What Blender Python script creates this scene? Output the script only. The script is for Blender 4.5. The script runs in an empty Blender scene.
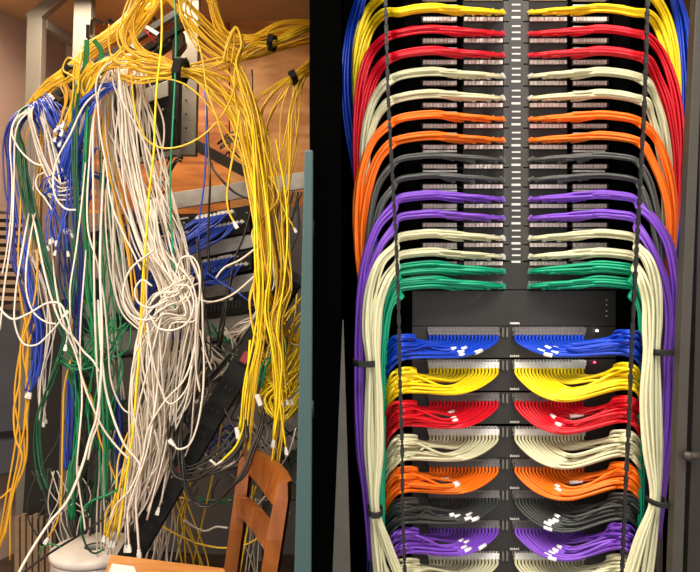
import bpy, math, random
from mathutils import Vector, Matrix
R = random.Random(7)
C = bpy.context.scene.collection
ZC = 1.25
F = 700.0

def at(px, py, Y):
    return Vector(((px - 350) / F * Y, Y, ZC + (286 - py) / F * Y))

# ------------------------------------------------------------------ materials
def lin(c):
    return tuple((v / 255 / 12.92) if v / 255 <= .04045 else ((v / 255 + .055) / 1.055) ** 2.4 for v in c)
MATS = {}
def mat(name, rgb, rough=.5, metal=0, var=.12, scale=30, spec=.5, emit=None, stretch=(1, 1, 1), bump=0, trans=0):
    if name in MATS: return MATS[name]
    m = bpy.data.materials.new(name); m.use_nodes = True
    nt = m.node_tree; b = nt.nodes['Principled BSDF']
    c = lin(rgb)
    tc = nt.nodes.new('ShaderNodeTexCoord'); mp = nt.nodes.new('ShaderNodeMapping')
    mp.inputs['Scale'].default_value = stretch
    nz = nt.nodes.new('ShaderNodeTexNoise'); nz.inputs['Scale'].default_value = scale; nz.inputs['Detail'].default_value = 4
    cr = nt.nodes.new('ShaderNodeValToRGB')
    cr.color_ramp.elements[0].position = .3; cr.color_ramp.elements[1].position = .7
    cr.color_ramp.elements[0].color = tuple(v * (1 - var) for v in c) + (1,)
    cr.color_ramp.elements[1].color = tuple(min(1, v * (1 + var)) for v in c) + (1,)
    L = nt.links.new
    L(tc.outputs['Object'], mp.inputs[0]); L(mp.outputs[0], nz.inputs[0]); L(nz.outputs[0], cr.inputs[0]); L(cr.outputs[0], b.inputs['Base Color'])
    b.inputs['Roughness'].default_value = rough; b.inputs['Metallic'].default_value = metal
    b.inputs['Specular IOR Level'].default_value = spec
    if trans: b.inputs['Transmission Weight'].default_value = trans
    if bump:
        bp = nt.nodes.new('ShaderNodeBump'); bp.inputs['Strength'].default_value = bump
        L(nz.outputs[0], bp.inputs['Height']); L(bp.outputs[0], b.inputs['Normal'])
    if emit:
        b.inputs['Emission Color'].default_value = lin(rgb) + (1,); b.inputs['Emission Strength'].default_value = emit
    MATS[name] = m
    return m

def wood(name, a, b_, scale=6, stretch=(1, 1, 12), rough=.45):
    if name in MATS: return MATS[name]
    m = bpy.data.materials.new(name); m.use_nodes = True
    nt = m.node_tree; b = nt.nodes['Principled BSDF']; L = nt.links.new
    tc = nt.nodes.new('ShaderNodeTexCoord'); mp = nt.nodes.new('ShaderNodeMapping'); mp.inputs['Scale'].default_value = stretch
    nz = nt.nodes.new('ShaderNodeTexNoise'); nz.inputs['Scale'].default_value = scale; nz.inputs['Detail'].default_value = 6; nz.inputs['Distortion'].default_value = 1.2
    cr = nt.nodes.new('ShaderNodeValToRGB')
    cr.color_ramp.elements[0].position = .35; cr.color_ramp.elements[1].position = .65
    cr.color_ramp.elements[0].color = lin(a) + (1,); cr.color_ramp.elements[1].color = lin(b_) + (1,)
    L(tc.outputs['Object'], mp.inputs[0]); L(mp.outputs[0], nz.inputs[0]); L(nz.outputs[0], cr.inputs[0]); L(cr.outputs[0], b.inputs['Base Color'])
    b.inputs['Roughness'].default_value = rough
    MATS[name] = m
    return m

CAB = {
 'yellow': ((236, 196, 46), .45), 'amber': ((226, 168, 40), .45), 'gold': ((250, 222, 22), .38), 'red': ((215, 12, 36), .38),
 'white': ((222, 214, 203), .5), 'cream': ((208, 206, 170), .45), 'orange': ((250, 118, 18), .4), 'grey': ((80, 82, 80), .4),
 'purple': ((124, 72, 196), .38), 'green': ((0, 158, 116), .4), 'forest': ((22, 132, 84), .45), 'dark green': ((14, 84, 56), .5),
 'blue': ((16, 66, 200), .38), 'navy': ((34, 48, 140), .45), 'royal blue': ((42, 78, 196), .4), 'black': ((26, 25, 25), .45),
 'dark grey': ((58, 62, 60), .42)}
def cmat(col):
    c, r = CAB[col]
    return mat('cable_' + col.replace(' ', '_'), c, r, var=.05, scale=14)

# ------------------------------------------------------------------ objects
def tag(o, label=None, cat=None, group=None, kind=None):
    if label: o['label'] = label
    if cat: o['category'] = cat
    if group: o['group'] = group
    if kind: o['kind'] = kind
    return o

class MB:
    def __init__(s): s.v = []; s.f = []; s.smooth = False
    def box(s, x0, y0, z0, x1, y1, z1):
        s.hexa([Vector(p) for p in ((x0,y0,z0),(x1,y0,z0),(x1,y0,z1),(x0,y0,z1),(x0,y1,z0),(x1,y1,z0),(x1,y1,z1),(x0,y1,z1))])
    def hexa(s, p):
        n = len(s.v); s.v += [Vector(q) for q in p]
        for f in ((0,1,2,3),(5,4,7,6),(4,0,3,7),(1,5,6,2),(3,2,6,7),(4,5,1,0)): s.f.append(tuple(n + i for i in f))
    def slab(s, poly, Y, d):
        """polygon of pixel corners on the plane Y, given a real thickness d towards the back"""
        n = len(s.v); k = len(poly)
        ys = Y if isinstance(Y, (list, tuple)) else [Y] * k
        a = [at(p[0], p[1], y) for p, y in zip(poly, ys)]
        s.v += a + [q + Vector((0, d, 0)) for q in a]
        s.f.append(tuple(n + i for i in range(k))); s.f.append(tuple(n + k + i for i in reversed(range(k))))
        for i in range(k): s.f.append((n + i, n + k + i, n + k + (i + 1) % k, n + (i + 1) % k))
    def rect(s, x0, y0, x1, y1, Y, d): s.slab([(x0, y1), (x1, y1), (x1, y0), (x0, y0)], Y, d)
    def bar(s, p, q, w, d, up=Vector((0, 1, 0))):
        """square bar between world points, width w across, depth d along up"""
        t = (q - p).normalized(); side = t.cross(up).normalized(); u = side.cross(t).normalized()
        c = []
        for e in (p, q):
            for a, b in ((-1,-1),(1,-1),(1,1),(-1,1)): c.append(e + side * a * w / 2 + u * b * d / 2)
        n = len(s.v); s.v += c
        for f in ((0,1,2,3),(7,6,5,4),(0,4,5,1),(1,5,6,2),(2,6,7,3),(3,7,4,0)): s.f.append(tuple(n + i for i in f))
    def tube(s, pts, r, seg=6, step=None, flat=1.0):
        s.smooth = True
        if isinstance(r, (int, float)): r = [r] * len(pts)
        n = len(s.v); prev = None; N = len(pts)
        for i, p in enumerate(pts):
            t = (pts[min(i + 1, N - 1)] - pts[max(i - 1, 0)])
            t = t.normalized() if t.length > 1e-9 else Vector((0, 0, 1))
            if prev is None:
                a = t.cross(Vector((0, 1, 0)))
                if a.length < .1: a = t.cross(Vector((1, 0, 0)))
            else: a = prev - t * prev.dot(t)
            a.normalize(); prev = a; b = t.cross(a)
            for k in range(seg):
                th = 2 * math.pi * k / seg
                s.v.append(p + (a * math.cos(th) + b * math.sin(th) * flat) * r[i])
        for i in range(N - 1):
            for k in range(seg):
                k2 = (k + 1) % seg
                s.f.append((n + i*seg + k, n + i*seg + k2, n + (i+1)*seg + k2, n + (i+1)*seg + k))
        s.f.append(tuple(n + k for k in reversed(range(seg)))); s.f.append(tuple(n + (N-1)*seg + k for k in range(seg)))
    def lathe(s, c, prof, seg=40):
        s.smooth = True
        n = len(s.v); P = len(prof)
        for k in range(seg):
            th = 2 * math.pi * k / seg
            for r, z in prof: s.v.append(c + Vector((r * math.cos(th), r * math.sin(th), z)))
        for k in range(seg):
            k2 = (k + 1) % seg
            for i in range(P - 1): s.f.append((n + k*P + i, n + k2*P + i, n + k2*P + i + 1, n + k*P + i + 1))
    def build(s, name, m, parent=None, origin=None, bevel=0, kind=None, sharp=False):
        o0 = origin
        if o0 is None:
            if parent is not None: o0 = Vector(parent.get('_o', (0, 0, 0)))
            else:
                c = sum(s.v, Vector()) / len(s.v); o0 = Vector((c.x, c.y, min(p.z for p in s.v)))
        o0 = Vector(o0)
        me = bpy.data.meshes.new(name); me.from_pydata([tuple(p - o0) for p in s.v], [], s.f); me.update()
        if s.smooth and not sharp: me.polygons.foreach_set('use_smooth', [True] * len(me.polygons))
        elif s.smooth: me.shade_smooth() if hasattr(me, 'shade_smooth') else None; 
        me.materials.append(m)
        o = bpy.data.objects.new(name, me); C.objects.link(o)
        if parent is not None:
            o.parent = parent; o['_o'] = tuple(o0)
            o.location = o0 - Vector(parent['_o'])
        else:
            o.location = o0; o['_o'] = tuple(o0)
        if bevel:
            b = o.modifiers.new('b', 'BEVEL'); b.width = bevel; b.segments = 2; b.limit_method = 'ANGLE'
        if kind: o['kind'] = kind
        return o

def empty(name, loc, label, cat, group=None):
    o = bpy.data.objects.new(name, None); C.objects.link(o); o.location = loc; o['_o'] = tuple(loc); o.empty_display_size = .05
    return tag(o, label, cat, group)

def spline(P, per=7):
    out = []; n = len(P)
    for i in range(n - 1):
        p0 = P[i - 1] if i else P[0] * 2 - P[1]
        p1, p2 = P[i], P[i + 1]
        p3 = P[i + 2] if i + 2 < n else P[-1] * 2 - P[-2]
        def ts(a, b): return max(1e-5, (b - a).length) ** .5
        t0 = 0; t1 = t0 + ts(p0, p1); t2 = t1 + ts(p1, p2); t3 = t2 + ts(p2, p3)
        for k in range(per):
            t = t1 + (t2 - t1) * k / per
            A1 = p0 * ((t1 - t)/(t1 - t0)) + p1 * ((t - t0)/(t1 - t0))
            A2 = p1 * ((t2 - t)/(t2 - t1)) + p2 * ((t - t1)/(t2 - t1))
            A3 = p2 * ((t3 - t)/(t3 - t2)) + p3 * ((t - t2)/(t3 - t2))
            B1 = A1 * ((t2 - t)/(t2 - t0)) + A2 * ((t - t0)/(t2 - t0))
            B2 = A2 * ((t3 - t)/(t3 - t1)) + A3 * ((t - t1)/(t3 - t1))
            out.append(B1 * ((t2 - t)/(t2 - t1)) + B2 * ((t - t1)/(t2 - t1)))
    out.append(P[-1].copy())
    return out

PLUG = mat('clear_plug', (232, 232, 228), .25, var=.03)
TAGM = mat('white_sleeve', (250, 250, 250), .5, var=.02)

def plug(par, p, d, r, m=None, name='connector', length=7.0):
    """modular plug: body, nose and latch, pointing along d"""
    b = MB(); d = d.normalized()
    side = d.cross(Vector((0, 1, 0)))
    if side.length < .1: side = Vector((1, 0, 0))
    side.normalize(); up = side.cross(d)
    def blk(a0, a1, w, h, off=0):
        c = []
        for a in (a0, a1):
            for sx, sy in ((-1,-1),(1,-1),(1,1),(-1,1)): c.append(p + d * a * r + side * sx * w * r + up * (sy * h + off) * r)
        n = len(b.v); b.v += c
        for f in ((0,1,2,3),(7,6,5,4),(0,4,5,1),(1,5,6,2),(2,6,7,3),(3,7,4,0)): b.f.append(tuple(n + i for i in f))
    blk(-.5, length * .35, 1.25, 1.1); blk(length * .35, length * .95, 1.75, 1.3); blk(length * .45, length * .8, .6, .3, 1.6)
    return b.build(name, m or PLUG, par)

def cable(col, P, r, label, group=None, p0=False, p1=False, per=7, seg=6, tags=(), name=None, pm=None):
    """P: list of world points"""
    pts = spline(P, per)
    b = MB(); b.tube(pts, r, seg)
    o = b.build(name or ({'gold': 'yellow', 'forest': 'green', 'royal blue': 'blue', 'dark green': 'green', 'navy': 'blue', 'dark grey': 'grey'}.get(col, col) + '_network_cable'), cmat(col))
    tag(o, label, 'cable', group)
    if p0: plug(o, pts[0], pts[0] - pts[1], r, pm)
    if p1: plug(o, pts[-1], pts[-1] - pts[-2], r, pm)
    for t in tags:
        i = int(t * (len(pts) - 3)); s = MB(); s.tube([pts[i], pts[i + 1], pts[i+2]], r * 1.45, 8); s.build('name_sleeve', TAGM, o)['label'] = 'white name sleeve'
    return o

def run(col, n, path, label, group=None, r=1.2, wig=1.0, dy=.05, p0=0, p1=0, endj=0, per=6, name=None):
    """n separate cables along one path of (px, py, Y, spread px); each keeps its own lane and wanders"""
    if n > 1 and not group: group = label
    for i in range(n):
        rr = math.sqrt((i + .5) / n) if n > 1 else 0; th = i * 2.39996 + R.random() * .6
        u0, v0 = rr * math.cos(th), rr * math.sin(th)
        ua, va = R.uniform(-1, 1), R.uniform(-.8, .8)
        a1, a2, f1, f2 = R.uniform(0, 6.3), R.uniform(0, 6.3), R.uniform(.5, 1.1), R.uniform(1.3, 2.3); a3 = R.uniform(0, 6.3)
        P = []; m = len(path)
        for k, q in enumerate(path):
            x, y, Y = q[:3]; s = q[3] if len(q) > 3 else 0
            j = path[min(k+1, m-1)]; h = path[max(k-1, 0)]
            tx, ty = j[0] - h[0], j[1] - h[1]; l = math.hypot(tx, ty) or 1; nx, ny = -ty / l, tx / l
            g = .5 + .5 * math.sin(a3 + k * 1.15 * f1); u = u0 + (ua - u0) * g * .85; v = v0 + (va - v0) * g * .85; s *= 1.15
            w = (s * u + wig * 1.7 * min(1, .3 + s * .25) * (math.sin(a1 + f1 * k) + .6 * math.sin(a2 + f2 * k))) if n > 1 else 0
            e = 0
            if k == m - 1 and endj: e = R.uniform(-1, 1) * endj
            P.append(at(x + nx * w + tx / l * e, y + ny * w + ty / l * e, Y + (v * dy * min(1, .25 + s * .12) + .012 * math.sin(a2 + k) if n > 1 else 0)))
        Ym = sum(q[1] for q in P) / len(P)
        cable(col, P, r * (.7 if n > 1 else .72) * Ym / F, label, group if n > 1 else None, p0 and R.random() < p0, p1 and R.random() < p1, per, name=name)

def band(px, py, Y, hw, hd, h, ang, label, m=None, group=None):
    """wrap-round strap: hw px half length across the bundle, hd m half depth, h px broad, ang = direction of the bundle (deg, screen)"""
    c = at(px, py, Y); s = Y / F; a = math.radians(ang)
    t = Vector((math.cos(a), 0, -math.sin(a))); side = Vector((math.sin(a), 0, math.cos(a)))
    b = MB(); b.smooth = True; n = 20; rows = []
    for (q, rr) in ((-h/2, 1), (h/2, 1), (h/2, .86), (-h/2, .86)):
        for k in range(n):
            th = 2 * math.pi * k / n
            b.v.append(c + t * q * s + side * hw * s * rr * math.cos(th) + Vector((0, 1, 0)) * hd * rr * math.sin(th))
    for j in range(4):
        for k in range(n): b.f.append((j*n + k, j*n + (k+1) % n, ((j+1) % 4)*n + (k+1) % n, ((j+1) % 4)*n + k))
    tail = MB()
    o = b.build('velcro_strap', m or mat('velcro', (20, 19, 20), .85, bump=.2, scale=300))
    tag(o, label, 'strap', group)
    tl = MB(); e = c - Vector((0, hd * 1.04, 0)); tl.bar(e - side * hw * s * .55, e + side * hw * s * .5, h * s * .9, .003)
    tl.build('loose_end', m or MATS['velcro'], o)
    return o

# ================================================================== THE SETTING
def plane_solid(name, pts, n, th, m, kind='structure'):
    b = MB(); k = len(pts); n = Vector(n) * th
    b.v = [Vector(p) for p in pts] + [Vector(p) + n for p in pts]
    b.f = [tuple(range(k)), tuple(reversed(range(k, 2*k)))] + [(i, k + i, k + (i+1) % k, (i+1) % k) for i in range(k)]
    return b.build(name, m, origin=(0, 0, 0), kind=kind)
wallm = mat('painted_plaster', (206, 176, 158), .85, var=.04, scale=6, bump=.03)
ceilm = mat('ceiling_paint', (196, 160, 118), .85, var=.05, scale=4)
floorm = mat('floor_lino', (92, 74, 62), .6, var=.25, scale=9)
xf, xb = -2.68, -1.459
plane_solid('floor', [(xf, -.4, 0), (1.7, -.4, 0), (1.7, 3.6, 0), (xb, 3.6, 0), (xf, 0, 0)], (0, 0, -1), .06, floorm)
plane_solid('ceiling', [(xf, -.4, 2.5), (1.7, -.4, 2.5), (1.7, 3.6, 2.5), (xb, 3.6, 2.5), (xf, 0, 2.5)], (0, 0, 1), .06, ceilm)
plane_solid('wall_left', [(xf, 0, 0), (xb, 3.6, 0), (xb, 3.6, 2.5), (xf, 0, 2.5)], (-.95, .3, 0), .08, wallm)
plane_solid('wall_back', [(xb, 3.6, 0), (1.7, 3.6, 0), (1.7, 3.6, 2.5), (xb, 3.6, 2.5)], (0, 1, 0), .08, wallm)
b = MB(); b.box(1.7, -.4, 0, 1.78, 3.6, 2.5)
b.build('wall_right', wallm, origin=(0, 0, 0), kind='structure')
# added black partition, standing in for the dark margins between the two bays
xa, xz = (309.5 - 350) / F * 1.06, (341 - 350) / F * 1.06
b = MB(); b.box(xa, 1.06, 0, xz, 3.6, 2.5)
b.build('wall_added_partition', mat('partition_black', (3, 3, 3), 1, var=.1, spec=0), origin=(0, 0, 0), kind='structure')

# teal door standing open at the partition
td = empty('cabinet_door', Vector((at(303, 572, 1.04).x, 1.05, 0)), 'teal painted steel cabinet door edge standing beside the black partition', 'door')
tm = mat('teal_paint', (50, 76, 78), .55, var=.08, scale=5)
b = MB(); b.slab([(283, 1126), (311, 1126), (311, 640), (313, 150), (304.5, 150), (293, 620)], 1.04, .012); b.build('door_leaf', tm, td, bevel=.002)
for y in (220, 400):
    b = MB(); b.tube([at(311.5, y, 1.045), at(311.5, y + 18, 1.045)], .004, 10); b.build('hinge', mat('dark_steel', (46, 50, 52), .4, .6), td)

# ceiling lamps (above the frame), the rear one an added fill
def ceiling_lamp(x, y, sx, sy, e, col, label):
    t = empty('ceiling_light', (x, y, 2.5), label, 'light')
    b = MB()
    for (a0, b0, a1, b1) in ((-sx, -sy, sx, -sy+.02), (-sx, sy-.02, sx, sy), (-sx, -sy, -sx+.02, sy), (sx-.02, -sy, sx, sy)): b.box(x+a0, y+b0, 2.44, x+a1, y+b1, 2.5)
    b.build('frame', mat('lamp_frame', (225, 225, 225), .5), t)
    b = MB(); b.box(x-sx+.02, y-sy+.02, 2.47, x+sx-.02, y+sy-.02, 2.48); b.build('diffuser', mat('diffuser' + str(x), col, .6, emit=2.0), t)
    l = bpy.data.lights.new('lamp', 'AREA'); l.shape = 'RECTANGLE'; l.size = 2*sx - .06; l.size_y = 2*sy - .06; l.energy = e; l.color = lin(col)
    o = bpy.data.objects.new('lamp_glow', l); C.objects.link(o); o.location = (0, 0, -.045); o.parent = t
ceiling_lamp(-.95, 2.66, .42, .2, 17, (255, 232, 204), 'small added fill light, out of view above the plywood backboard')  # added to brighten the back wall and plywood
ceiling_lamp(-.85, .75, .5, .4, 50, (255, 238, 214), 'white recessed ceiling light over the tangled cables')
ceiling_lamp(.45, -.02, .55, .3, 26, (255, 250, 242), 'white recessed ceiling light facing the neat rack')

# ================================================================== RIGHT: THE NEAT RACK
YP = 1.22          # face of the panels
blackm = mat('rack_black', (2, 2, 2), .9, var=.1, spec=.03)
darkm = mat('rack_dark', (38, 36, 34), .5, var=.08)
faceM = mat('panel_grey', (60, 57, 53), .5, var=.07)
jackM = mat('jack_metal', (226, 212, 206), .4, .1, var=.15, scale=300)
whiteM = mat('marking_white', (214, 212, 206), .5, var=.03)
rack = empty('server_rack', (at(516, 286, 1.3).x, 1.35, 0), 'black open server rack holding rows of colour sorted cables', 'server rack')
xl, xr = at(341, 0, 1.06).x + .002, at(697, 0, 1.22).x
b = MB(); b.box(xl, 1.62, 0.02, xr, 1.64, 2.3); b.build('back_panel', blackm, rack)
b = MB(); b.box(xl, 1.27, 0.02, xl + .01, 1.62, 2.3); b.build('side_panel', blackm, rack)
b = MB(); b.box(xr - .01, 1.27, 0.02, xr, 1.62, 2.3); b.build('side_panel', blackm, rack)
b = MB(); b.box(xl, 1.1, 0, xr, 1.64, .02); b.build('base_plate', blackm, rack)
for x0 in (404, 612):
    b = MB(); x = at(x0, 0, YP + .01).x; b.box(x, YP + .006, .02, x + .03, YP + .03, 2.3); b.build('mounting_rail', mat('rail', (3, 3, 3), .9, spec=.05), rack)
postM = mat('post_grey', (62, 59, 54), .5, .2, var=.1)
b = MB(); b.slab([(671, 600), (682, 600), (689, 380), (697, 190), (705, -20), (697, -20), (687, 190), (679, 380)], 1.05, .02); b.build('door_post', postM, rack, bevel=.001)
b = MB(); b.slab([(686, 600), (720, 600), (720, 60), (702, 60), (694, 380)], 1.06, .03); b.build('door_panel', mat('door_brown', (36, 33, 30), .6, .1), rack, bevel=.001)
b = MB(); b.tube([at(686, 456, 1.045), at(700, 456, 1.045)], .006, 12); b.tube([at(688, 452, 1.04), at(688, 460, 1.04)], .006, 12); b.build('latch', postM, rack)
b = MB(); b.slab([(331, 610), (351.5, 610), (348, 470), (343.5, 320), (342.5, 320)], 1.05, .006); b.build('side_post', mat('post_pale', (66, 65, 60), .5, .2), rack, bevel=.001)
# twisted finger strips of the vertical cable managers
def strip(pts, Y):
    P = spline([at(x, y, Y) for x, y in pts], 14); b = MB(); s = Y / F
    i = 0
    for k in range(len(P) - 1):
        p, q = P[k], P[k+1]; n = max(1, int((q - p).length / (3.1 * s)))
        for j in range(n):
            a = p.lerp(q, j / n); c = p.lerp(q, (j + 1) / n); i += 1
            b.bar(a, c, (3.6 if i % 3 else 2.2) * s, .006 if i % 2 else .004)
    b.build('cable_manager_strip', mat('strip_grey', (20, 19, 20), .4, .2, var=.5, scale=60), rack)
strip([(384, -40), (386, 20), (388, 90), (391, 150), (396, 240), (399, 320), (400, 380), (402, 440), (403, 520), (406, 600)], 1.05)
strip([(649, -40), (647, 20), (645, 90), (641, 170), (636, 260), (632, 340), (629, 420), (625, 500), (621, 600)], 1.05)

rows = [('blue', -12), ('gold', -10), ('gold', 11), ('red', 32.5), ('red', 54), ('cream', 75), ('cream', 97), ('orange', 118), ('orange', 139), ('grey', 158.5), ('grey', 178.5),
        ('purple', 198), ('purple', 217), ('cream', 237), ('cream', 255.5), ('green', 270), ('green', 285)]
names = {-12: 'blue bundle at the very top', -10: 'topmost yellow bundle cut off by the frame', 11: 'yellow bundle', 32.5: 'higher red bundle', 54: 'lower of the top red bundles', 75: 'white bundle just under the red', 97: 'white bundle just above the orange',
         118: 'higher of the top orange bundles', 139: 'lower of the top orange bundles', 158.5: 'higher thin grey bundle', 178.5: 'lower thin grey bundle', 198: 'higher of the top purple bundles',
         217: 'lower of the top purple bundles', 237: 'cream bundle just under the purple', 255.5: 'cream bundle just above the green', 270: 'higher green bundle', 285: 'lower green bundle'}
# upper patch panels
for i, (col, y) in enumerate(rows[:-2]):
    if y == -12: continue
    t = empty('patch_panel', at(516, y + 9, YP), 'grey patch panel behind the ' + names[y], 'patch panel', 'upper patch panels')
    nxt = rows[i+1][1] if i < 14 else 272
    y1 = nxt - 11.3 + 11 * .0 + 11; y0 = y - .3
    y0, y1 = y - 10.5, nxt - 11.2
    b = MB(); b.rect(462, y0, 568, y1, YP, .01); b.rect(421, y + 5, 462, y + 10.5, YP + .004, .01); b.rect(568, y + 5, 609, y + 10.5, YP + .004, .01); b.build('faceplate', mat('panel_shade', (30, 28, 27), .6, spec=.3), t, bevel=.0006)  # dark tone paints the shade on the plate beside its centre
    b = MB(); b.rect(503.6, y0 + .4, 528.6, y1 - .4, YP - .0012, .002); b.build('lit_plate_centre', faceM, t)  # middle of the same plate in its lit grey
    for x0, x1 in ((423, 457), (464, 503), (530, 567), (573, 607)):
        b = MB()
        n = 10; w = (x1 - x0) / n
        for k in range(n): b.rect(x0 + k*w + .25, y + 6.0, x0 + (k+1)*w - .25, y + 9.8, YP - .004, .008)
        b.build('jack_row', jackM, t)
    for x0, x1 in ((423, 457), (573, 605)):
        b = MB(); b.rect(x0, y + (-6.5 if y < 140 else -8.3), x1, y + (-4.5 if y < 140 else -6.6), YP - .003, .006); b.build('label_strip', whiteM, t)
    b = MB(); b.rect(458, y0 + 1, 463, y1 - 1, YP - .004, .008); b.rect(568, y0 + 1, 572, y1 - 1, YP - .004, .008); b.build('divider', blackm, t)
    for k, (dy, h) in enumerate(((-7.2, 1.5), (-1.0, 1.5), (5.2, 2.2))):
        b = MB(); b.rect(511.5 + (.4 if h < 2 else 0), y + dy, 520.5, y + dy + h, YP - .002, .004); b.build('number_label', whiteM, t)
# centre spine plates
b = MB(); b.rect(509, -40, 523, 262, YP - .0016, .002); b.build('centre_spine', mat('spine_dark', (52, 50, 48), .5), rack)
# green rows sit on a black jack field
t = empty('patch_panel', at(516, 289, YP), 'dark patch panel carrying the two green bundles', 'patch panel', 'upper patch panels')
b = MB(); b.rect(411, 262, 618, 289.5, YP, .01); b.build('faceplate', darkm, t, bevel=.0006)
for yy in (268, 281):
    for x0, x1 in ((440, 503), (528, 590)):
        b = MB()
        for k in range(18):
            w = (x1 - x0) / 18; b.rect(x0 + k*w + .4, yy, x0 + (k+1)*w - .4, yy + 4, YP - .004, .008)
        b.build('jack_row', mat('jack_dark', (120, 132, 124), .4, .2), t)
# blank panel
t = empty('blank_panel', at(516, 322, YP), 'wide dark blank panel between the green and blue bundles', 'panel')
b = MB(); b.rect(412, 290.5, 616, 326, YP, .01); b.build('faceplate', mat('blank_dark', (42, 40, 37), .55, .1), t, bevel=.001)
b = MB(); b.rect(510, 322.3, 519.5, 324.2, YP - .002, .004); b.build('maker_label', whiteM, t)
b = MB()
for yy in (300, 305, 311, 316): b.tube([at(606.5, yy, YP - .003), at(606.5, yy, YP + .002)], .0012, 8)
b.build('rivet', jackM, t)

low = [('blue', 331), ('gold', 364), ('red', 397), ('cream', 431), ('orange', 463), ('dark grey', 494), ('purple', 524), ('cream', 555)]
lname = {331: 'blue', 364: 'lower yellow', 397: 'lowest red', 431: 'lower white', 463: 'lowest orange', 494: 'lower black', 524: 'lowest purple', 555: 'cream bottom'}
for i, (col, y) in enumerate(low):
    t = empty('patch_panel', at(516, y + 25, YP), 'dark 48 port patch panel feeding the %s bundles' % lname[y], 'patch panel', 'lower patch panels')
    b = MB(); b.rect(412, y - 4.5, 616, y + 27, YP, .01); b.build('faceplate', darkm, t, bevel=.0008)
    for x0, x1, n in ((428, 500, 22), (512, 572, 19)):
        b = MB(); w = (x1 - x0) / n
        for k in range(n):
            b.rect(x0 + k*w + .4, y - 3.5, x0 + (k+1)*w - .5, y + .4, YP - .003, .006)
            b.rect(x0 + k*w + 1.1, y + 1.2, x0 + (k+1)*w + .2, y + 5.2, YP - .005, .008)
        b.build('jack_row', mat('jack_row_grey', (104, 100, 92), .4, .15, var=.25, scale=300), t)
    b = MB(); b.rect(502, y - 3, 504.2, y + 6, YP - .008, .01); b.rect(506, y - 3, 508.2, y + 6, YP - .008, .01); b.build('centre_latch', mat('jack_row_grey', (104, 100, 92), .4, .15, var=.25, scale=300), t)
    b = MB()
    for k in range(5): b.rect(510.2 + k*1.9, y + 24 + (k % 2)*.3, 511.6 + k*1.9, y + 26, YP - .002, .004)
    b.build('maker_label', whiteM, t)
for (x, y, col, l) in ((597, 330.5, (255, 250, 245), 'white'), (594.5, 362, (255, 60, 110), 'red')):
    b = MB(); b.lathe(at(x, y, YP - .006), [(0, .002), (.0022, .001), (.0024, -.002), (0, -.002)], 12)
    tag(b.build('status_light', mat('led_' + l, col, .4, emit=3)), l + ' status light glowing above the right blue bundle' if l == 'white' else 'red status light glowing under the right blue bundle', 'light')

# bundle columns after the strip: (px, py) lists read from the photograph, then a depth band
Lcol = {
 -12: ([(362, -8), (353, 30), (350, 80), (353, 125), (362, 180), (370, 260), (374, 420), (376, 600)], 9, 1.245),
 -10: ([(384, -4), (369, 11), (359, 37), (356, 72), (358, 115), (364, 180), (373, 300), (376, 600)], 4.5, 1.225),
 11: ([(385, 13), (371, 27), (362, 52), (358, 90), (361, 150), (368, 300), (376, 600)], 4.5, 1.215),
 32.5: ([(386, 38), (371, 53), (362, 80), (358, 120), (358, 180), (368, 300), (376, 600)], 4.5, 1.195),
 54: ([(386, 61), (374, 78), (366, 105), (361, 150), (362, 200), (369, 300), (376, 600)], 5.5, 1.19),
 75: ([(387, 83), (375, 99), (367, 124), (363, 160), (367, 230), (372, 320), (376, 600)], 3.5, 1.175),
 97: ([(388, 103), (377, 117), (369, 142), (366, 180), (369, 240), (373, 330), (376, 600)], 3.5, 1.17),
 118: ([(389, 125), (374, 140), (363, 168), (358, 200), (358, 245), (363, 290), (372, 350), (376, 600)], 4, 1.16),
 139: ([(390, 145), (378, 160), (368, 188), (363, 225), (364, 270), (372, 340), (376, 600)], 4.2, 1.155),
 158.5: ([(391, 167), (379, 183), (372, 210), (368, 250), (370, 300), (373, 360), (376, 600)], 2.6, 1.145),
 178.5: ([(393, 188), (382, 203), (375, 228), (371, 260), (370, 310), (371, 370), (373, 600)], 2.6, 1.14),
 198: ([(393, 208), (378, 225), (367, 255), (361, 295), (358.5, 350), (358, 405), (361, 455), (366, 490), (372, 560)], 3.6, 1.13),
 217: ([(394, 229), (382, 244), (371, 272), (364, 305), (361, 355), (361, 410), (364, 455), (369, 490), (374, 560)], 3.6, 1.125),
 237: ([(396, 247), (381, 262), (372, 290), (369, 330), (371, 362), (371, 400), (371, 450), (374, 509), (377, 540), (384, 600)], 6.3, 1.1),
 255.5: ([(397, 266), (387, 280), (379, 305), (376, 335), (376, 362), (378, 400), (379, 450), (376, 509), (386, 545), (404, 590)], 6.3, 1.095),
 270: ([(398, 276), (389, 290), (384, 315), (382, 350), (381, 400), (380, 600)], 2.6, 1.14),
 285: ([(399, 292), (391, 305), (386, 325), (384, 355), (383, 400), (381, 600)], 2.6, 1.135)}
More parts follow.
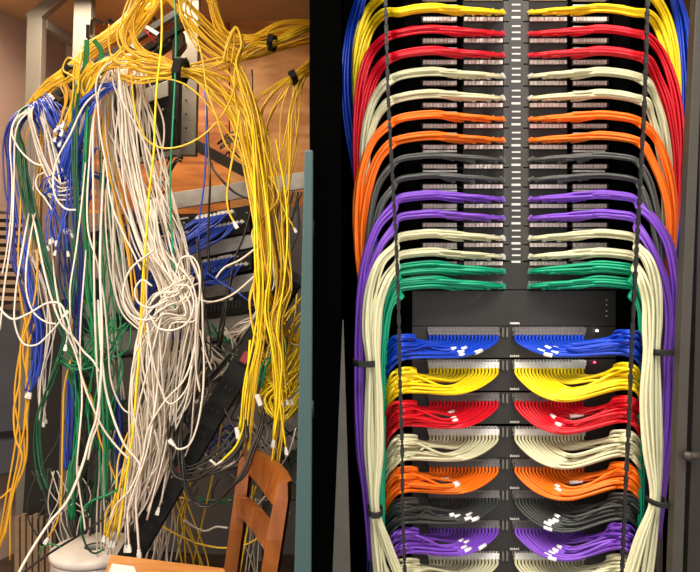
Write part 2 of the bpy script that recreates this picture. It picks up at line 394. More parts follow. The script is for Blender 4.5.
Rcol = {
 -12: ([(672, -14), (681, 20), (686, 60), (688, 100), (685, 140), (674, 190), (664, 300), (655, 420), (650, 600)], 9, 1.245),
 -10: ([(651, -6), (666, 17), (674, 50), (677, 98), (675, 135), (668, 200), (656, 400), (650, 600)], 4.5, 1.225),
 11: ([(648, 14), (659, 27), (668, 55), (674, 90), (675, 130), (670, 200), (660, 400), (650, 600)], 4.5, 1.215),
 32.5: ([(648, 38), (662, 56), (673, 85), (679, 125), (679, 175), (671, 240), (660, 400), (650, 600)], 5, 1.195),
 54: ([(647, 60), (657, 78), (667, 105), (674, 150), (674, 200), (667, 260), (660, 400), (650, 600)], 5.5, 1.19),
 75: ([(647, 83), (655, 97), (663, 122), (668, 160), (668, 210), (662, 300), (650, 600)], 3.3, 1.175),
 97: ([(646, 103), (651, 115), (658, 140), (664, 175), (665, 220), (661, 300), (650, 600)], 3.3, 1.17),
 118: ([(645, 126), (657, 140), (667, 164), (673, 195), (674, 230), (670, 260), (660, 330), (650, 600)], 3.8, 1.16),
 139: ([(643, 146), (651, 158), (661, 183), (668, 212), (668, 245), (661, 310), (650, 600)], 3.8, 1.155),
 158.5: ([(641, 166), (649, 181), (656, 205), (661, 235), (662, 300), (658, 600)], 2.6, 1.145),
 178.5: ([(640, 186), (646, 199), (652, 220), (657, 250), (659, 300), (656, 600)], 2.6, 1.14),
 198: ([(639, 206), (653, 219), (667, 243), (675, 280), (676, 315), (672, 351), (672, 390), (670, 430), (664, 475), (655, 540)], 5, 1.13),
 217: ([(637, 227), (647, 241), (659, 266), (668, 295), (670, 325), (668, 351), (667, 390), (665, 430), (659, 475), (652, 540)], 4.2, 1.125),
 237: ([(636, 247), (647, 259), (654, 282), (656, 320), (655, 351), (655, 400), (656, 450), (657, 500), (651, 540), (642, 600)], 6.3, 1.1),
 255.5: ([(635, 266), (642, 278), (648, 300), (649, 330), (649, 351), (646, 400), (649, 450), (654, 500), (641, 540), (626, 590)], 6.3, 1.095),
 270: ([(633, 276), (640, 290), (643, 315), (644, 340), (643, 380), (642, 600)], 2.4, 1.14),
 285: ([(632, 293), (638, 305), (641, 325), (642, 350), (641, 380), (640, 600)], 2.4, 1.135)}
r0 = 1.35 * 1.2 / F
for col, y in rows:
    for sd, (tab, sgn, xin, xo) in {'left': (Lcol, -1, 503, 388), 'right': (Rcol, 1, 530, 646)}.items():
        path, sp, Yc = tab[y]
        n = 13
        if y < 0: n = 22 if y == -12 else 13
        if col == 'grey': n = 8
        if col == 'green': n = 13
        hb = {'grey': 2.2, 'green': 5.6, 'cream': 3.8}.get(col, 3.8)
        colr = 'cream' if col == 'cream' else col
        nm = names[y]
        cname = 'white' if 'white' in nm else ('yellow' if col == 'gold' else col)
        lab = '%s network cable in the %s, %s half of the neat rack' % (cname, nm, sd)
        if len(lab.split()) > 16: lab = '%s cable in the %s, %s half of rack' % (cname, nm, sd)
        for i in range(n):
            rr = math.sqrt((i + .5) / n); th = i * 2.4 + R.random(); u, v = rr * math.cos(th), rr * math.sin(th)
            jx = xin + sgn * (62 * (i / n) ** 1.5 + .5)
            P = []; pf = False
            if y > 0:
                pf = True
                P.append(at(jx, y + 1.2 + u * 2.6, YP - .006))
                P.append(at(jx + sgn * 6, y + .8 + u * hb * .8, YP - .03 + v * .006))
                for x, ddy, k, dY in ((xin + sgn * 22, -.8, .95, .045), (xin + sgn * 44, -2, 1.05, .05), (xin + sgn * 66, -3.2, 1.1, .055), (xin + sgn * 86, -2.2, 1.1, .06), (xin + sgn * 104, 1.2, 1.1, .065)):
                    if sgn * (x - jx) > 14: P.append(at(x, y + ddy + u * hb * k, YP - dY - v * .012))
            else:
                P.append(at(xin + sgn * (135 if y == -12 else 104), y - (55 if y == -12 else 6) + u * 5, 1.22)); 
            m = len(path); a1 = R.uniform(0, 6.3)
            for k, (x, yy) in enumerate(path):
                q0 = path[max(k-1, 0)]; q1 = path[min(k+1, m-1)]; tx, ty = q1[0]-q0[0], q1[1]-q0[1]; l = math.hypot(tx, ty) or 1
                s = min(sp, hb * 1.1 + (sp - hb) * k / 2) if sp > hb else sp
                if (x, yy) in ((374, 509), (376, 509), (657, 500), (654, 500)): s = 3.2
                if yy in (362, 351): s = min(s, 5)
                if y in (237, 255.5) and yy > 540: s = 8
                w = u * s + .5 * math.sin(a1 + k * 1.7)
                if k == 0: w = u * hb
                dd = 0 if k > 0 else (Yc - 1.15) * -.5
                nx, ny = (-ty / l, tx / l) if sgn < 0 else (ty / l, -tx / l)
                sg = -1 if sgn < 0 else 1
                P.append(at(x - nx * w * 1, yy - ny * w * 1 if k else yy + u * hb, Yc + dd + v * .012))
            cable(col, P, r0, lab, lab, p0=pf, per=5, pm=PLUG if col == 'cream' else mat('plug_' + col, tuple(min(255, int(v * .72 + 62)) for v in CAB[col][0]), .3))  # plug colour lightened to paint the pale highlight at the plugs
# lower bundles
for ri, (col, y) in enumerate(low):
    for sd, sgn in (('left', -1), ('right', 1)):
        n = 20
        cname = {'gold': 'yellow', 'dark grey': 'black'}.get(col, col)
        if y == 431: cname = 'white'
        lab = '%s patch cable in the %s bundle, %s half of the neat rack' % (cname, lname[y] if y < 555 else 'cream bottom', sd)
        xs = 401 + (y - 331) * .015 if sgn < 0 else 630 - (y - 331) * .035
        for i in range(n):
            t = i / (n - 1)                    # 0 outer port, 1 port next to the centre
            jx = (430 + 67 * t) if sgn < 0 else (583 - 67 * t)
            j = R.uniform(-1, 1)
            dep = (30 if sgn < 0 else 37) if col != 'blue' else 26
            e = .12 + .88 * t
            yb = y + 8 + (dep - 8) * e + j * 1.2        # lowest level
            ys = y + (4.5 if sgn < 0 else 4) + 26.5 * ((t * .9 + .1 * ((i * 7) % n) / n) if i % 4 else ((i * 7) % n) / n)
            ys = max(y + 3, min(y + 29, ys))
            if sgn > 0: ys -= 4
            xb_ = 436 + 10 * t if sgn < 0 else 580 - 8 * t
            Yb = 1.13 + .03 * R.random() + .01 * (1 - t)
            P = [at(jx, y + 4, YP - .008), at(jx, y + 9.5, YP - .016)]
            if abs(jx - xb_) > 24:
                P.append(at(jx + (xb_ - jx) * .3, y + 10 + (yb - y - 10) * .62, YP - .045)); P.append(at(jx + (xb_ - jx) * .65, y + 10 + (yb - y - 10) * .95, YP - .07))
                P.append(at(xb_, yb, Yb))
            else:
                P.append(at(jx + sgn * 10, y + 10 + (yb - y - 10) * .7, YP - .045))
                P.append(at((jx + sgn * 10) * .5 + xs * .5, y * .4 + (ys + yb) * .3 + 3, Yb))
            P += [at(xs - sgn * 14, ys * .75 + yb * .25 - (1 if sgn < 0 else 2), Yb - .02), at(xs, ys, 1.09 + .035 * R.random())]
            ex = 385 if sgn < 0 else 642
            up = y in (331, 364)
            P += [at(xs + sgn * 9, ys + (4 if t > .4 else 2) + 4 * R.random(), 1.11 + .03 * R.random()), at(ex + sgn * R.uniform(-2, 3), ys + 22 + 5 * R.random(), 1.15), at(ex - sgn * 1, ys + 60, 1.165), at(ex + sgn * 3, 640 if y < 500 else 660, 1.17)]
            cable(col, P, r0 * 1.0, lab, lab, p0=True, per=5, pm=PLUG if col in ('cream', 'gold') else mat('boot_grey', (104, 100, 102), .4),
                  tags=(R.uniform(.2, .3),) if (col in ('blue', 'dark grey', 'purple') and t > .55 and i % 2) or (col in ('red', 'orange') and i in (8, 11, 13)) else ())
band(366, 362, 1.11, 13.5, .036, 6, 90, 'black velcro strap round the left cream and purple cables, mid rack')
band(375, 510, 1.095, 8, .028, 5, 90, 'black velcro strap round the left cream cables near the bottom')
band(661, 351, 1.11, 17.5, .036, 6, 90, 'black velcro strap round the right cream and purple cables, mid rack')
band(656, 500, 1.095, 8, .028, 5, 90, 'black velcro strap round the right cream cables near the bottom')

# ================================================================== LEFT: THE TANGLED RACK
steel = mat('frame_steel', (112, 108, 100), .5, .15, var=.06, scale=8)
steel2 = mat('shelf_steel', (138, 138, 134), .5, .15, var=.08, scale=8)
gearm = mat('gear_black', (13, 13, 14), .55, .1, spec=.3)
# plywood boards
ply = wood('plywood', (150, 78, 28), (214, 138, 62), 2.6, (1.0, 1, 7))
b = MB(); b.rect(84, -60, 229, 214, 3.32, .02); tag(b.build('plywood_board', ply, bevel=.002), 'orange plywood backboard behind the grey frame and cable ladder', 'board')
b = MB(); b.rect(230, -60, 312, 214, 3.3, .02); tag(b.build('plywood_board', wood('plywood_light', (172, 112, 54), (216, 160, 96), 2.0, (1.5, 1, 6)), bevel=.002), 'lighter plywood backboard behind the hanging yellow cables', 'board')
# grey equipment frame
fr = empty('equipment_frame', at(110, 572, 2.9) * 1, 'pale grey steel equipment frame carrying the network gear and cable ladder', 'frame')
fr.location.z = 0; fr['_o'] = tuple(fr.location)
def fbar(name, p, q, w, d, m=steel):
    b = MB(); b.bar(p, q, w, d); return b.build(name, m, fr, bevel=.002)
s3 = 3.0 / F
e = at(24, 560, 3.0); e.z = 0
fbar('post', at(37, 19, 3.0), e, 15 * s3, .05)
e = at(66, 560, 2.95); e.z = 0
fbar('post', at(87, -60, 2.95), e, 17 * s3, .05)
fbar('post', at(192.5, -30, 2.9), at(188.5, 156, 2.9), 15.5 * s3, .04)
e = at(226, 560, 3.15); e.z = 0
fbar('post', at(262, 170, 3.2), at(258, 640, 3.2) , 8 * s3, .03, steel2)
fbar('top_beam', at(31, 21, 3.0), at(72, -14, 3.0), 12 * s3, .04)
fbar('top_beam', at(43, 24, 3.02), at(82, 47, 3.3), 9 * s3, .04)
fbar('shelf_arm', at(190, 142, 2.9), at(254, 177, 3.1), 10 * s3, .03)
fbar('shelf_arm', at(190, 148, 2.9), at(118, 163, 3.05), 10 * s3, .03)
fbar('cross_strip', at(150, 205, 3.1), at(306, 180, 3.1), 17 * s3, .02, mat('strip_pale', (196, 196, 194), .5))
b = MB()
for k in range(9): b.tube([at(186, 30 + 14 * k, 2.876), at(186, 30 + 14 * k, 2.872)], .005, 8)
b.build('bolt_holes', mat('hole_dark', (60, 58, 54), .6), fr)
# back sheet of the frame, seen dimly between the cables
b = MB(); b.slab([(52, 545), (312, 560), (312, 205), (58, 230)], 3.26, .02); b.build('back_sheet', mat('sheet_grey', (124, 120, 120), .55, .1, var=.2, scale=3), fr)
b = MB(); b.slab([(222, 470), (306, 446), (306, 372), (222, 412)], 3.12, .01); b.build('side_sheet', mat('sheet_pale', (176, 172, 172), .5, .1), fr)

# cable ladder
cl = empty('cable_ladder', at(100, 90, 2.7), 'black cable ladder rising to the right under the yellow cables', 'cable ladder')
bk = mat('ladder_black', (20, 20, 20), .5, .3)
for (p, q) in (((28, 118, 2.75), (100, 62, 2.75)), ((100, 62, 2.75), (182, 10, 2.75)), ((56, 108, 2.6), (130, 60, 2.6)), ((130, 60, 2.6), (190, 22, 2.6))):
    b = MB(); b.bar(at(*p), at(*q), .022, .03); b.build('rail', bk, cl)
for (x, y) in ((60, 98), (80, 86), (112, 62), (134, 46), (152, 30)):
    b = MB(); b.bar(at(x - 8, y - 4, 2.76), at(x + 8, y + 6, 2.6), .014, .02); b.build('rung', bk, cl)
for pts in ([(88, 25, 2.5), (88, 38, 2.5), (96, 44, 2.52)], [(91, 34, 2.55), (93, 19, 2.5), (104, 24, 2.5)], [(112, 32, 2.5), (110, 20, 2.5), (127, 32, 2.5)], [(136, 14, 2.5), (134, 4, 2.5), (155, 19, 2.5)]):
    b = MB()
    for k in range(len(pts) - 1): b.bar(at(*pts[k]), at(*pts[k+1]), .011, .011)
    b.build('hook', bk, cl)

# equipment near the top
t = empty('media_converter_chassis', at(150, 148, 2.75), 'black equipment chassis with screws hanging beside the grey post', 'network device')
b = MB(); b.slab([(112, 160), (178, 146), (180, 66), (112, 92)], 2.75, .05); b.build('body', gearm, t, bevel=.003)
b = MB(); b.slab([(142, 104), (168, 96), (168, 80), (142, 90)], 2.735, .014); b.build('grey_bracket', steel2, t, bevel=.002)
for (x, y) in ((120, 104), (163, 110), (150, 118), (122, 138), (172, 136), (174, 118)):
    b = MB(); b.tube([at(x, y, 2.738), at(x, y, 2.752)], .006, 10); b.build('screw', steel, t)
t = empty('transceiver_box', at(168, 60, 2.6), 'small grey box of ports and red lead above the strapped yellow bundle', 'network device')
b = MB(); b.slab([(148, 62), (174, 42), (180, 32), (154, 50)], 2.62, .04); b.build('body', gearm, t, bevel=.002)
b = MB(); b.slab([(157, 49), (170, 40), (170, 33), (157, 42)], 2.6, .03); b.build('port_block', steel2, t, bevel=.002)
b = MB(); b.slab([(172, 60), (184, 44), (182, 30), (172, 40)], 2.6, .05); b.build('side_block', mat('box_dark', (50, 48, 46), .5), t, bevel=.002)
for p in ([(158, 44), (160, 41), (163, 39)],): 
    b = MB(); b.slab([(160, 45), (167, 41), (167, 38), (160, 42)], 2.59, .012); b.build('port', bk, t)

# rack devices: front quads rising slightly to the right
def device(name, quad, Y, d, m, label, ports=0, rows_=1, labels=False):
    (x0, y0, x1, y1), (x2, y2, x3, y3) = quad     # top edge, bottom edge (left, right)
    t = empty(name, at((x2 + x3) / 2, max(y2, y3), Y), label, 'network device' if name != 'rack_shelf' else 'shelf')
    b = MB(); b.slab([(x2, y2), (x3, y3), (x1, y1), (x0, y0)], Y, d); b.build('body' if name != 'rack_shelf' else 'shelf_front', m, t, bevel=.002)
    for r in range(rows_ if ports else 0):
        b = MB(); w = MB()
        for k in range(ports):
            def pt(u, v):
                return ((x0 + (x1-x0)*u) * (1-v) + (x2 + (x3-x2)*u) * v, (y0 + (y1-y0)*u) * (1-v) + (y2 + (y3-y2)*u) * v)
            v0 = (r + .25) / rows_; v1 = (r + .7) / rows_; u0 = .42 + .5 * k / ports; u1 = .42 + .5 * (k + .7) / ports
            b.slab([pt(u0, v1), pt(u1, v1), pt(u1, v0), pt(u0, v0)], Y - .006, .01)
            if k % 6 == 0:
                w = MB(); w.slab([pt(u0, v0 - .02), pt(min(.98, u0 + .07), v0 - .02), pt(min(.98, u0 + .07), v0 - .16 / rows_), pt(u0, v0 - .16 / rows_)], Y - .004, .008); w.build('label_strip', whiteM, t)
        b.build('port_row', mat('port_dark', (8, 8, 9), .4), t)
    b = MB(); b.smooth = True
    for v in (.3, .7): 
        q = at(x1 - 3, y1 + (y3 - y1) * v, Y - .003); b.tube([q, q + Vector((0, .006, 0))], .005, 8)
    if name != 'rack_shelf': b.build('mounting_screws', steel, t)
device('network_switch', ((90, 232, 250, 205), (90, 262, 250, 232)), 2.72, .25, gearm, 'black network switch with white labels at the top of the rack, feeding blue cables', 24, 2)
device('rack_shelf', ((90, 264, 254, 233), (90, 280, 254, 247)), 2.74, .25, mat('gear_grey', (172, 172, 172), .5, .1), 'pale grey shelf front between the two upper switches')
device('network_switch', ((90, 281, 252, 249), (90, 302, 252, 270)), 2.72, .25, gearm, 'black network switch with white labels below the pale shelf front', 24, 2)
device('rack_shelf', ((84, 302, 258, 272), (84, 318, 258, 290)), 2.74, .25, mat('gear_grey2', (150, 150, 150), .5, .1), 'grey shelf front above the lower black switch')
device('network_switch', ((84, 319, 256, 292), (84, 334, 256, 311)), 2.72, .25, gearm, 'black network switch behind the white knot of cables', 24, 1)
device('rack_shelf', ((84, 336, 258, 312), (84, 356, 258, 332)), 2.74, .25, mat('gear_grey3', (138, 134, 132), .5, .1), 'lower grey shelf front beside the black power strip')
device('patch_panel', ((100, 362, 236, 340), (100, 400, 236, 384)), 2.76, .2, mat('panel_mid', (88, 88, 86), .5, .1), 'dim grey patch panel behind the upper end of the white curtain', 24, 3)
device('network_switch', ((58, 300, 84, 296), (58, 322, 84, 318)), 2.8, .2, gearm, 'narrow black device behind the hanging green cables', 4, 1)
# slatted vent, left
t = empty('wall_vent', at(8, 300, 3.05), 'brown slatted vent on the left wall behind the hanging blue cables', 'vent')
b = MB(); b.slab([(-14, 308), (27, 300), (27, 216), (-14, 208)], 3.0, .03); b.build('frame', mat('vent_dark', (58, 44, 34), .7), t)
vm = mat('vent_brown', (150, 124, 96), .6)
for k in range(11):
    b = MB(); y = 214 + 8.2 * k; b.slab([(-13, y + 4.4), (25, y + 5), (25, y + 1.2), (-13, y - .4)], 2.97, .03); b.build('slat', vm, t)
t = empty('device_casing', at(10, 420, 2.95), 'dull blue grey equipment casing low on the left behind cables', 'casing')
b = MB(); b.slab([(-20, 480), (30, 470), (34, 318), (-20, 308)], 2.98, .15); b.build('body', mat('casing_blue', (58, 62, 70), .6, var=.2, scale=5), t, bevel=.01)
b = MB(); b.slab([(-18, 440), (26, 436), (26, 430), (-18, 434)], 2.965, .02); b.build('ridge', gearm, t)
b = MB(); b.slab([(14, 640), (60, 600), (62, 330), (34, 330)], 2.93, .1); tag(b.build('cable_duct', mat('duct_dark', (24, 21, 19), .7), bevel=.005), 'dark upright cable duct standing behind the lower left tangle', 'duct')
for x0, x1, m_, l in ((46, 58, (86, 74, 64), 'brownish upright steel strip low in the left tangle'), (84, 112, (120, 112, 108), 'wide grey upright steel strip behind the green cables'),):
    b = MB(); b.slab([(x0 + 1, 575), (x1 + 1, 575), (x1, 372), (x0, 372)], 3.1, .02); tag(b.build('upright_strip', mat('up' + str(x0), m_, .6), bevel=.002), l, 'strip')
# diagonal power strip
t = empty('power_strip', at(104, 585, 2.15), 'long black power strip leaning diagonally across the tangle with red switches', 'power strip')
p = at(34, 720, 1.995); q = at(294, 276, 2.32)

b = MB(); b.bar(at(36, 719, 1.995), q, .072, .05); b.build('body', mat('pdu_black', (5, 5, 5), .5, spec=.25), t, bevel=.004)
d = (q - p).normalized()
a0 = at(36, 719, 1.995); sd = d.cross(Vector((0, 1, 0))).normalized(); nn = sd.cross(d).normalized()
if nn.y > 0: nn = -nn
L_ = (q - a0).length
for u in (.53, .79):
    c = a0 + (q - a0) * u + nn * .027
    b = MB(); b.bar(c - d * .024, c + d * .024, .034, .014, nn); b.build('switch_surround', gearm, t)
    b = MB(); b.bar(c - d * .018 + nn * .006, c + d * .018 + nn * .006, .024, .012, nn); b.build('rocker_switch', mat('switch_red', (140, 22, 26), .45), t)['label'] = 'red rocker switch'
for k in range(13):
    u = .3 + k * .052
    if abs(u - .53) < .035 or abs(u - .79) < .035: continue
    c = a0 + (q - a0) * u + nn * .026
    b = MB(); b.bar(c - d * .02, c + d * .02, .05, .006, nn)
    o = b.build('outlet', mat('outlet_grey', (10, 10, 10), .6, spec=.2), t)
    b = MB()
    for s_ in (-.008, .008): b.bar(c + sd * s_ - d * .006 + nn * .003, c + sd * s_ + d * .006 + nn * .003, .003, .004, nn)
    b.build('socket_slots', mat('slot_black', (4, 4, 4), .5), o)
for u in (.0, .985):
    c = a0 + (q - a0) * u; b = MB(); b.bar(c, c + d * .03, .092, .056); b.build('end_cap', mat('cap_grey', (34, 33, 33), .4), t)

# cable reel
c = at(95, 546.5, 2.48); zr = c.z
t = empty('cable_reel', (c.x, c.y, 0), 'white round cable reel standing on the floor at the lower left', 'reel')
rm = mat('reel_white', (232, 226, 220), .5, var=.04)
b = MB(); b.lathe(Vector((c.x, c.y, 0)), [(.026, zr), (.146, zr), (.152, zr - .005), (.152, zr - .022), (.146, zr - .028), (.026, zr - .028), (.026, zr)], 56); b.build('top_flange', rm, t)
b = MB(); pr = [(.03, zr - .028)]
z = zr - .032
while z > .03: pr += [(.144, z), (.147, z - .006), (.144, z - .012)]; z -= .014
pr += [(.03, .03)]; b.lathe(Vector((c.x, c.y, 0)), pr, 56); b.build('wound_cable', mat('wound_white', (206, 200, 196), .5), t)
b = MB(); b.lathe(Vector((c.x, c.y, 0)), [(.03, .03), (.146, .03), (.152, .025), (.152, .004), (.146, 0), (.03, 0)], 56); b.build('bottom_flange', rm, t)
b = MB(); b.lathe(Vector((c.x, c.y, 0)), [(0, zr - .06), (.028, zr - .06), (.028, zr + .001), (.036, zr + .002), (.036, zr - .004), (.026, zr - .004)], 32); b.build('hub', mat('hub_dark', (40, 36, 34), .6), t)
# brown box with ribs
t = empty('storage_box', at(30, 572, 2.9) * 1, 'brown ribbed box on the floor left of the white cable reel', 'box'); t.location.z = 0; t['_o'] = tuple(t.location)
bm_ = mat('box_brown', (108, 82, 62), .8, var=.3, scale=10)
b = MB(); x0, x1 = at(14, 0, 2.9).x, at(56, 0, 2.9).x; b.box(x0, 2.9, 0, x1, 3.1, .26); b.build('carton', bm_, t, bevel=.004)
for k in range(6):
    b = MB(); x = x0 + .012 + k * (x1 - x0 - .02) / 6; b.box(x, 2.88, .03, x + .018, 2.9, .3 + .01 * (k % 2)); b.build('rib', mat('rib_tan', (142, 118, 92), .8), t)

# ------------------------------------------------ wooden chair
wd = wood('chair_wood', (138, 76, 28), (172, 102, 44), 5, (3, 3, .8), .35)
t = empty('wooden_chair', at(200, 640, 2.0) * 1, 'honey coloured wooden chair with curved back rails in front of the tangle', 'chair'); t.location.z = 0; t['_o'] = tuple(t.location)
# rear stiles (tapered)
def stile(name, pts, w, Y, d):
    b = MB(); off = Vector((.006, d, 0)); n = len(pts)
    for (x, y), w_, Yk in zip(pts, w, Y):
        a, c = at(x - w_ / 2, y, Yk), at(x + w_ / 2, y, Yk); b.v += [a, c, c + off, a + off]
    for i in range(n - 1):
        for k in range(4):
            k2 = (k + 1) % 4; b.f.append((i*4 + k, i*4 + k2, (i+1)*4 + k2, (i+1)*4 + k))
    b.f.append((3, 2, 1, 0)); e_ = (n-1)*4; b.f.append((e_, e_+1, e_+2, e_+3))
    return b.build(name, wd, t)
def zf(Y): return 286 + ZC * F / Y
stile('stile', [(246, 449), (241, 490), (236, 530), (229, 580), (222, zf(2.12))], [11, 12, 13, 13.5, 12], [2.15, 2.13, 2.12, 2.12, 2.12], .032)
stile('stile', [(283, 483), (281, 500), (274, 540), (267, 585), (262, zf(1.84))], [9, 14, 16, 16, 14], [1.86, 1.85, 1.84, 1.84, 1.84], .032)
def rail(name, top, bot, Ya, Yb, d):
    b = MB(); n = len(top)
    Ys = [Ya + (Yb - Ya) * i / (n - 1) + .03 * math.sin(math.pi * i / (n - 1)) for i in range(n)]
    A = [at(*top[i], Ys[i]) for i in range(n)]; Bt = [at(*bot[i], Ys[i]) for i in range(n)]
    off = Vector((.012, d, 0)); b.smooth = False
    m0 = len(b.v)
    for i in range(n): b.v += [A[i], Bt[i], Bt[i] + off, A[i] + off]
    for i in range(n - 1):
        for k in range(4):
            k2 = (k + 1) % 4; b.f.append((m0 + i*4 + k, m0 + i*4 + k2, m0 + (i+1)*4 + k2, m0 + (i+1)*4 + k))
    b.f.append((m0, m0+3, m0+2, m0+1)); e_ = m0 + (n-1)*4; b.f.append((e_, e_+1, e_+2, e_+3))
    return b.build(name, wd, t)
rail('top_rail', [(243, 447), (252, 451), (264, 457), (274, 464), (282, 473), (287, 483)], [(246, 472), (252, 478), (259, 486), (265, 495), (271, 503), (276, 510)], 2.14, 1.87, .024)
rail('lower_rail', [(236, 497), (244, 500), (253, 507), (261, 516), (268, 526), (273, 534)], [(236, 515), (243, 520), (251, 529), (257, 538), (264, 550), (268, 560)], 2.11, 1.86, .022)
# seat
zs = at(160, 558, 1.95).z
def atz(px, py, z):
    Y = (ZC - z) * F / (py - 286); return at(px, py, Y)
c4 = [atz(110, 553.5, zs), atz(225, 567.5, zs), atz(262, 660, zs), atz(86, 640, zs)]
b = MB(); n0 = [q + Vector((0, 0, -.024)) for q in c4]
b.hexa([n0[3], n0[2], n0[1], n0[0], c4[3], c4[2], c4[1], c4[0]]); b.build('seat', wood('seat_wood', (196, 128, 66), (222, 160, 96), 4, (.8, 5, 3), .35), t, bevel=.006)
for q in (c4[3], c4[0], ):
    b = MB(); b.box(q.x + .02, q.y - (0 if q is c4[3] else .05), 0, q.x + .06, q.y + (.04 if q is c4[3] else -.01), zs - .024); b.build('leg', wd, t, bevel=.003)
b = MB(); b.hexa([a + Vector((0, 0, dz)) for dz in (-.07, -.024) for a in (c4[3] + Vector((.04, .03, 0)), c4[2] + Vector((-.04, .03, 0)), c4[1] + Vector((-.04, -.03, 0)), c4[0] + Vector((.04, -.03, 0)))]); b.build('apron', wd, t)
b = MB(); q = [atz(112, 566, zs + .001), atz(134, 569, zs + .001), atz(150, 610, zs + .001), atz(100, 600, zs + .001)]
b.hexa([a + Vector((0, 0, .001)) for a in (q[3], q[2], q[1], q[0])] + [a + Vector((0, 0, .007)) for a in (q[3], q[2], q[1], q[0])])
tag(b.build('paper_stack', mat('paper', (240, 238, 230), .7, var=.02)), 'white sheets of paper lying on the wooden chair seat', 'paper')

# ------------------------------------------------ cables of the tangle
K = 'the tangled rack'
# --- yellow, top
run('yellow', 12, [(150, -30, 2.35, 14), (185, 6, 2.35, 13), (212, 36, 2.33, 11), (238, 56, 2.3, 7), (255, 47, 2.32, 5), (272, 43, 2.34, 2.5), (292, 33, 2.4, 6), (318, 22, 2.6, 8)], 'yellow cable sweeping from the top edge down into the upper right yellow bundle', r=1.35, dy=.08)
run('yellow', 9, [(205, -25, 2.38, 7), (218, 20, 2.38, 7), (228, 38, 2.36, 6), (250, 40, 2.36, 5), (280, 30, 2.42, 6), (318, 26, 2.6, 6)], 'yellow cable arching over the top of the plywood to the upper right', r=1.3)
run('yellow', 6, [(196, -25, 2.3, 8), (182, 10, 2.3, 9), (200, 40, 2.28, 9), (222, 58, 2.25, 8), (238, 75, 2.22, 7), (248, 110, 2.2, 9), (255, 160, 2.18, 10), (262, 220, 2.15, 9), (258, 290, 2.12, 7), (262, 330, 2.1, 4), (254, 380, 2.08, 5), (246, 450, 2.06, 5)], 'yellow cable from the top edge dropping down the right side to the chair back', r=1.35, p1=.2, endj=16)
run('yellow', 14, [(24, 112, 2.6, 3), (48, 88, 2.58, 5), (76, 66, 2.55, 6), (104, 42, 2.53, 6), (132, 22, 2.5, 7), (160, -2, 2.5, 8), (185, -30, 2.5, 8)], 'yellow cable lying along the cable ladder at the upper left', r=1.3, dy=.06)
run('yellow', 8, [(112, 62, 2.5, 4), (132, 38, 2.45, 5), (150, 12, 2.42, 6), (168, -20, 2.4, 8)], 'yellow cable fanning up over the ladder hooks to the top edge', r=1.3)
run('yellow', 7, [(146, -20, 2.3, 10), (128, 14, 2.28, 6), (121, 34, 2.25, 5), (128, 50, 2.22, 4), (142, 58, 2.2, 6), (160, 64, 2.2, 6), (181, 71, 2.2, 3)], 'yellow cable looping down from the top edge into the strapped yellow bundle', r=1.35)
run('yellow', 6, [(158, -20, 2.36, 6), (138, 10, 2.3, 5), (132, 30, 2.3, 5), (140, 48, 2.28, 5), (160, 57, 2.26, 4), (181, 69, 2.22, 3)], 'yellow cable in the second loop dropping from the top edge to the black strap', r=1.3)
run('yellow', 12, [(86, 92, 2.3, 3), (94, 74, 2.28, 4), (106, 65, 2.26, 6), (125, 62, 2.24, 8), (145, 66, 2.22, 8), (165, 70, 2.2, 8), (181, 71, 2.2, 3), (198, 76, 2.2, 8), (215, 92, 2.2, 12), (234, 112, 2.2, 11), (246, 140, 2.18, 9), (258, 190, 2.16, 10), (265, 250, 2.16, 9), (266, 292, 2.24, 7), (278, 326, 2.36, 9), (292, 350, 2.42, 10), (310, 372, 2.45, 8)], 'yellow cable passing through the black strap and down into the heap beside the teal door', r=1.35, dy=.07)
run('yellow', 8, [(118, 76, 2.26, 4), (138, 80, 2.24, 4), (160, 76, 2.22, 4), (181, 73, 2.2, 3), (200, 76, 2.2, 9), (222, 84, 2.22, 16), (240, 96, 2.25, 18), (252, 116, 2.25, 16), (262, 140, 2.22, 12), (268, 190, 2.2, 10)], 'yellow cable spreading right from the black strap across the plywood', r=1.3, dy=.06)
run('yellow', 7, [(181, 70, 2.2, 3), (205, 66, 2.22, 6), (228, 60, 2.24, 5), (250, 56, 2.28, 4), (280, 46, 2.4, 5), (318, 36, 2.6, 6)], 'yellow cable running from the black strap to the upper right corner', r=1.3)
run('yellow', 10, [(318, 60, 2.6, 5), (294, 77, 2.42, 2.2), (280, 90, 2.4, 8), (262, 108, 2.36, 12), (256, 138, 2.3, 10), (260, 180, 2.28, 9), (266, 230, 2.24, 8), (272, 262, 2.22, 9)], 'yellow cable curving from the small right strap down over the plywood', r=1.2)
run('yellow', 5, [(226, 62, 2.2, 3), (230, 46, 2.2, 4), (236, 28, 2.2, 3), (243, 44, 2.2, 4), (238, 62, 2.2, 3), (240, 80, 2.2, 5), (246, 120, 2.18, 8), (254, 180, 2.15, 10), (266, 240, 2.13, 9), (272, 280, 2.1, 7)], 'yellow cable in the tall hoop standing above the crossing of the yellow bundles', r=1.25)
run('yellow', 6, [(240, 70, 2.3, 5), (250, 110, 2.26, 8), (262, 150, 2.22, 10), (270, 190, 2.2, 12), (278, 240, 2.18, 7), (281, 275, 2.15, 4), (274, 330, 2.12, 4), (276, 370, 2.1, 5), (280, 420, 2.08, 6), (274, 462, 2.06, 6)], 'yellow cable in the right hand strand hanging beside the teal door', r=1.35, p1=.25, endj=12)
run('yellow', 9, [(318, 66, 2.62, 6), (300, 82, 2.42, 6), (292, 110, 2.34, 8), (288, 150, 2.25, 10), (280, 200, 2.2, 12), (276, 245, 2.18, 12), (286, 285, 2.15, 6), (276, 320, 2.13, 5), (282, 352, 2.1, 7), (284, 400, 2.1, 8)], 'thin yellow cable weaving down the plywood near the teal door', r=1.05, p1=.3, wig=2.5)
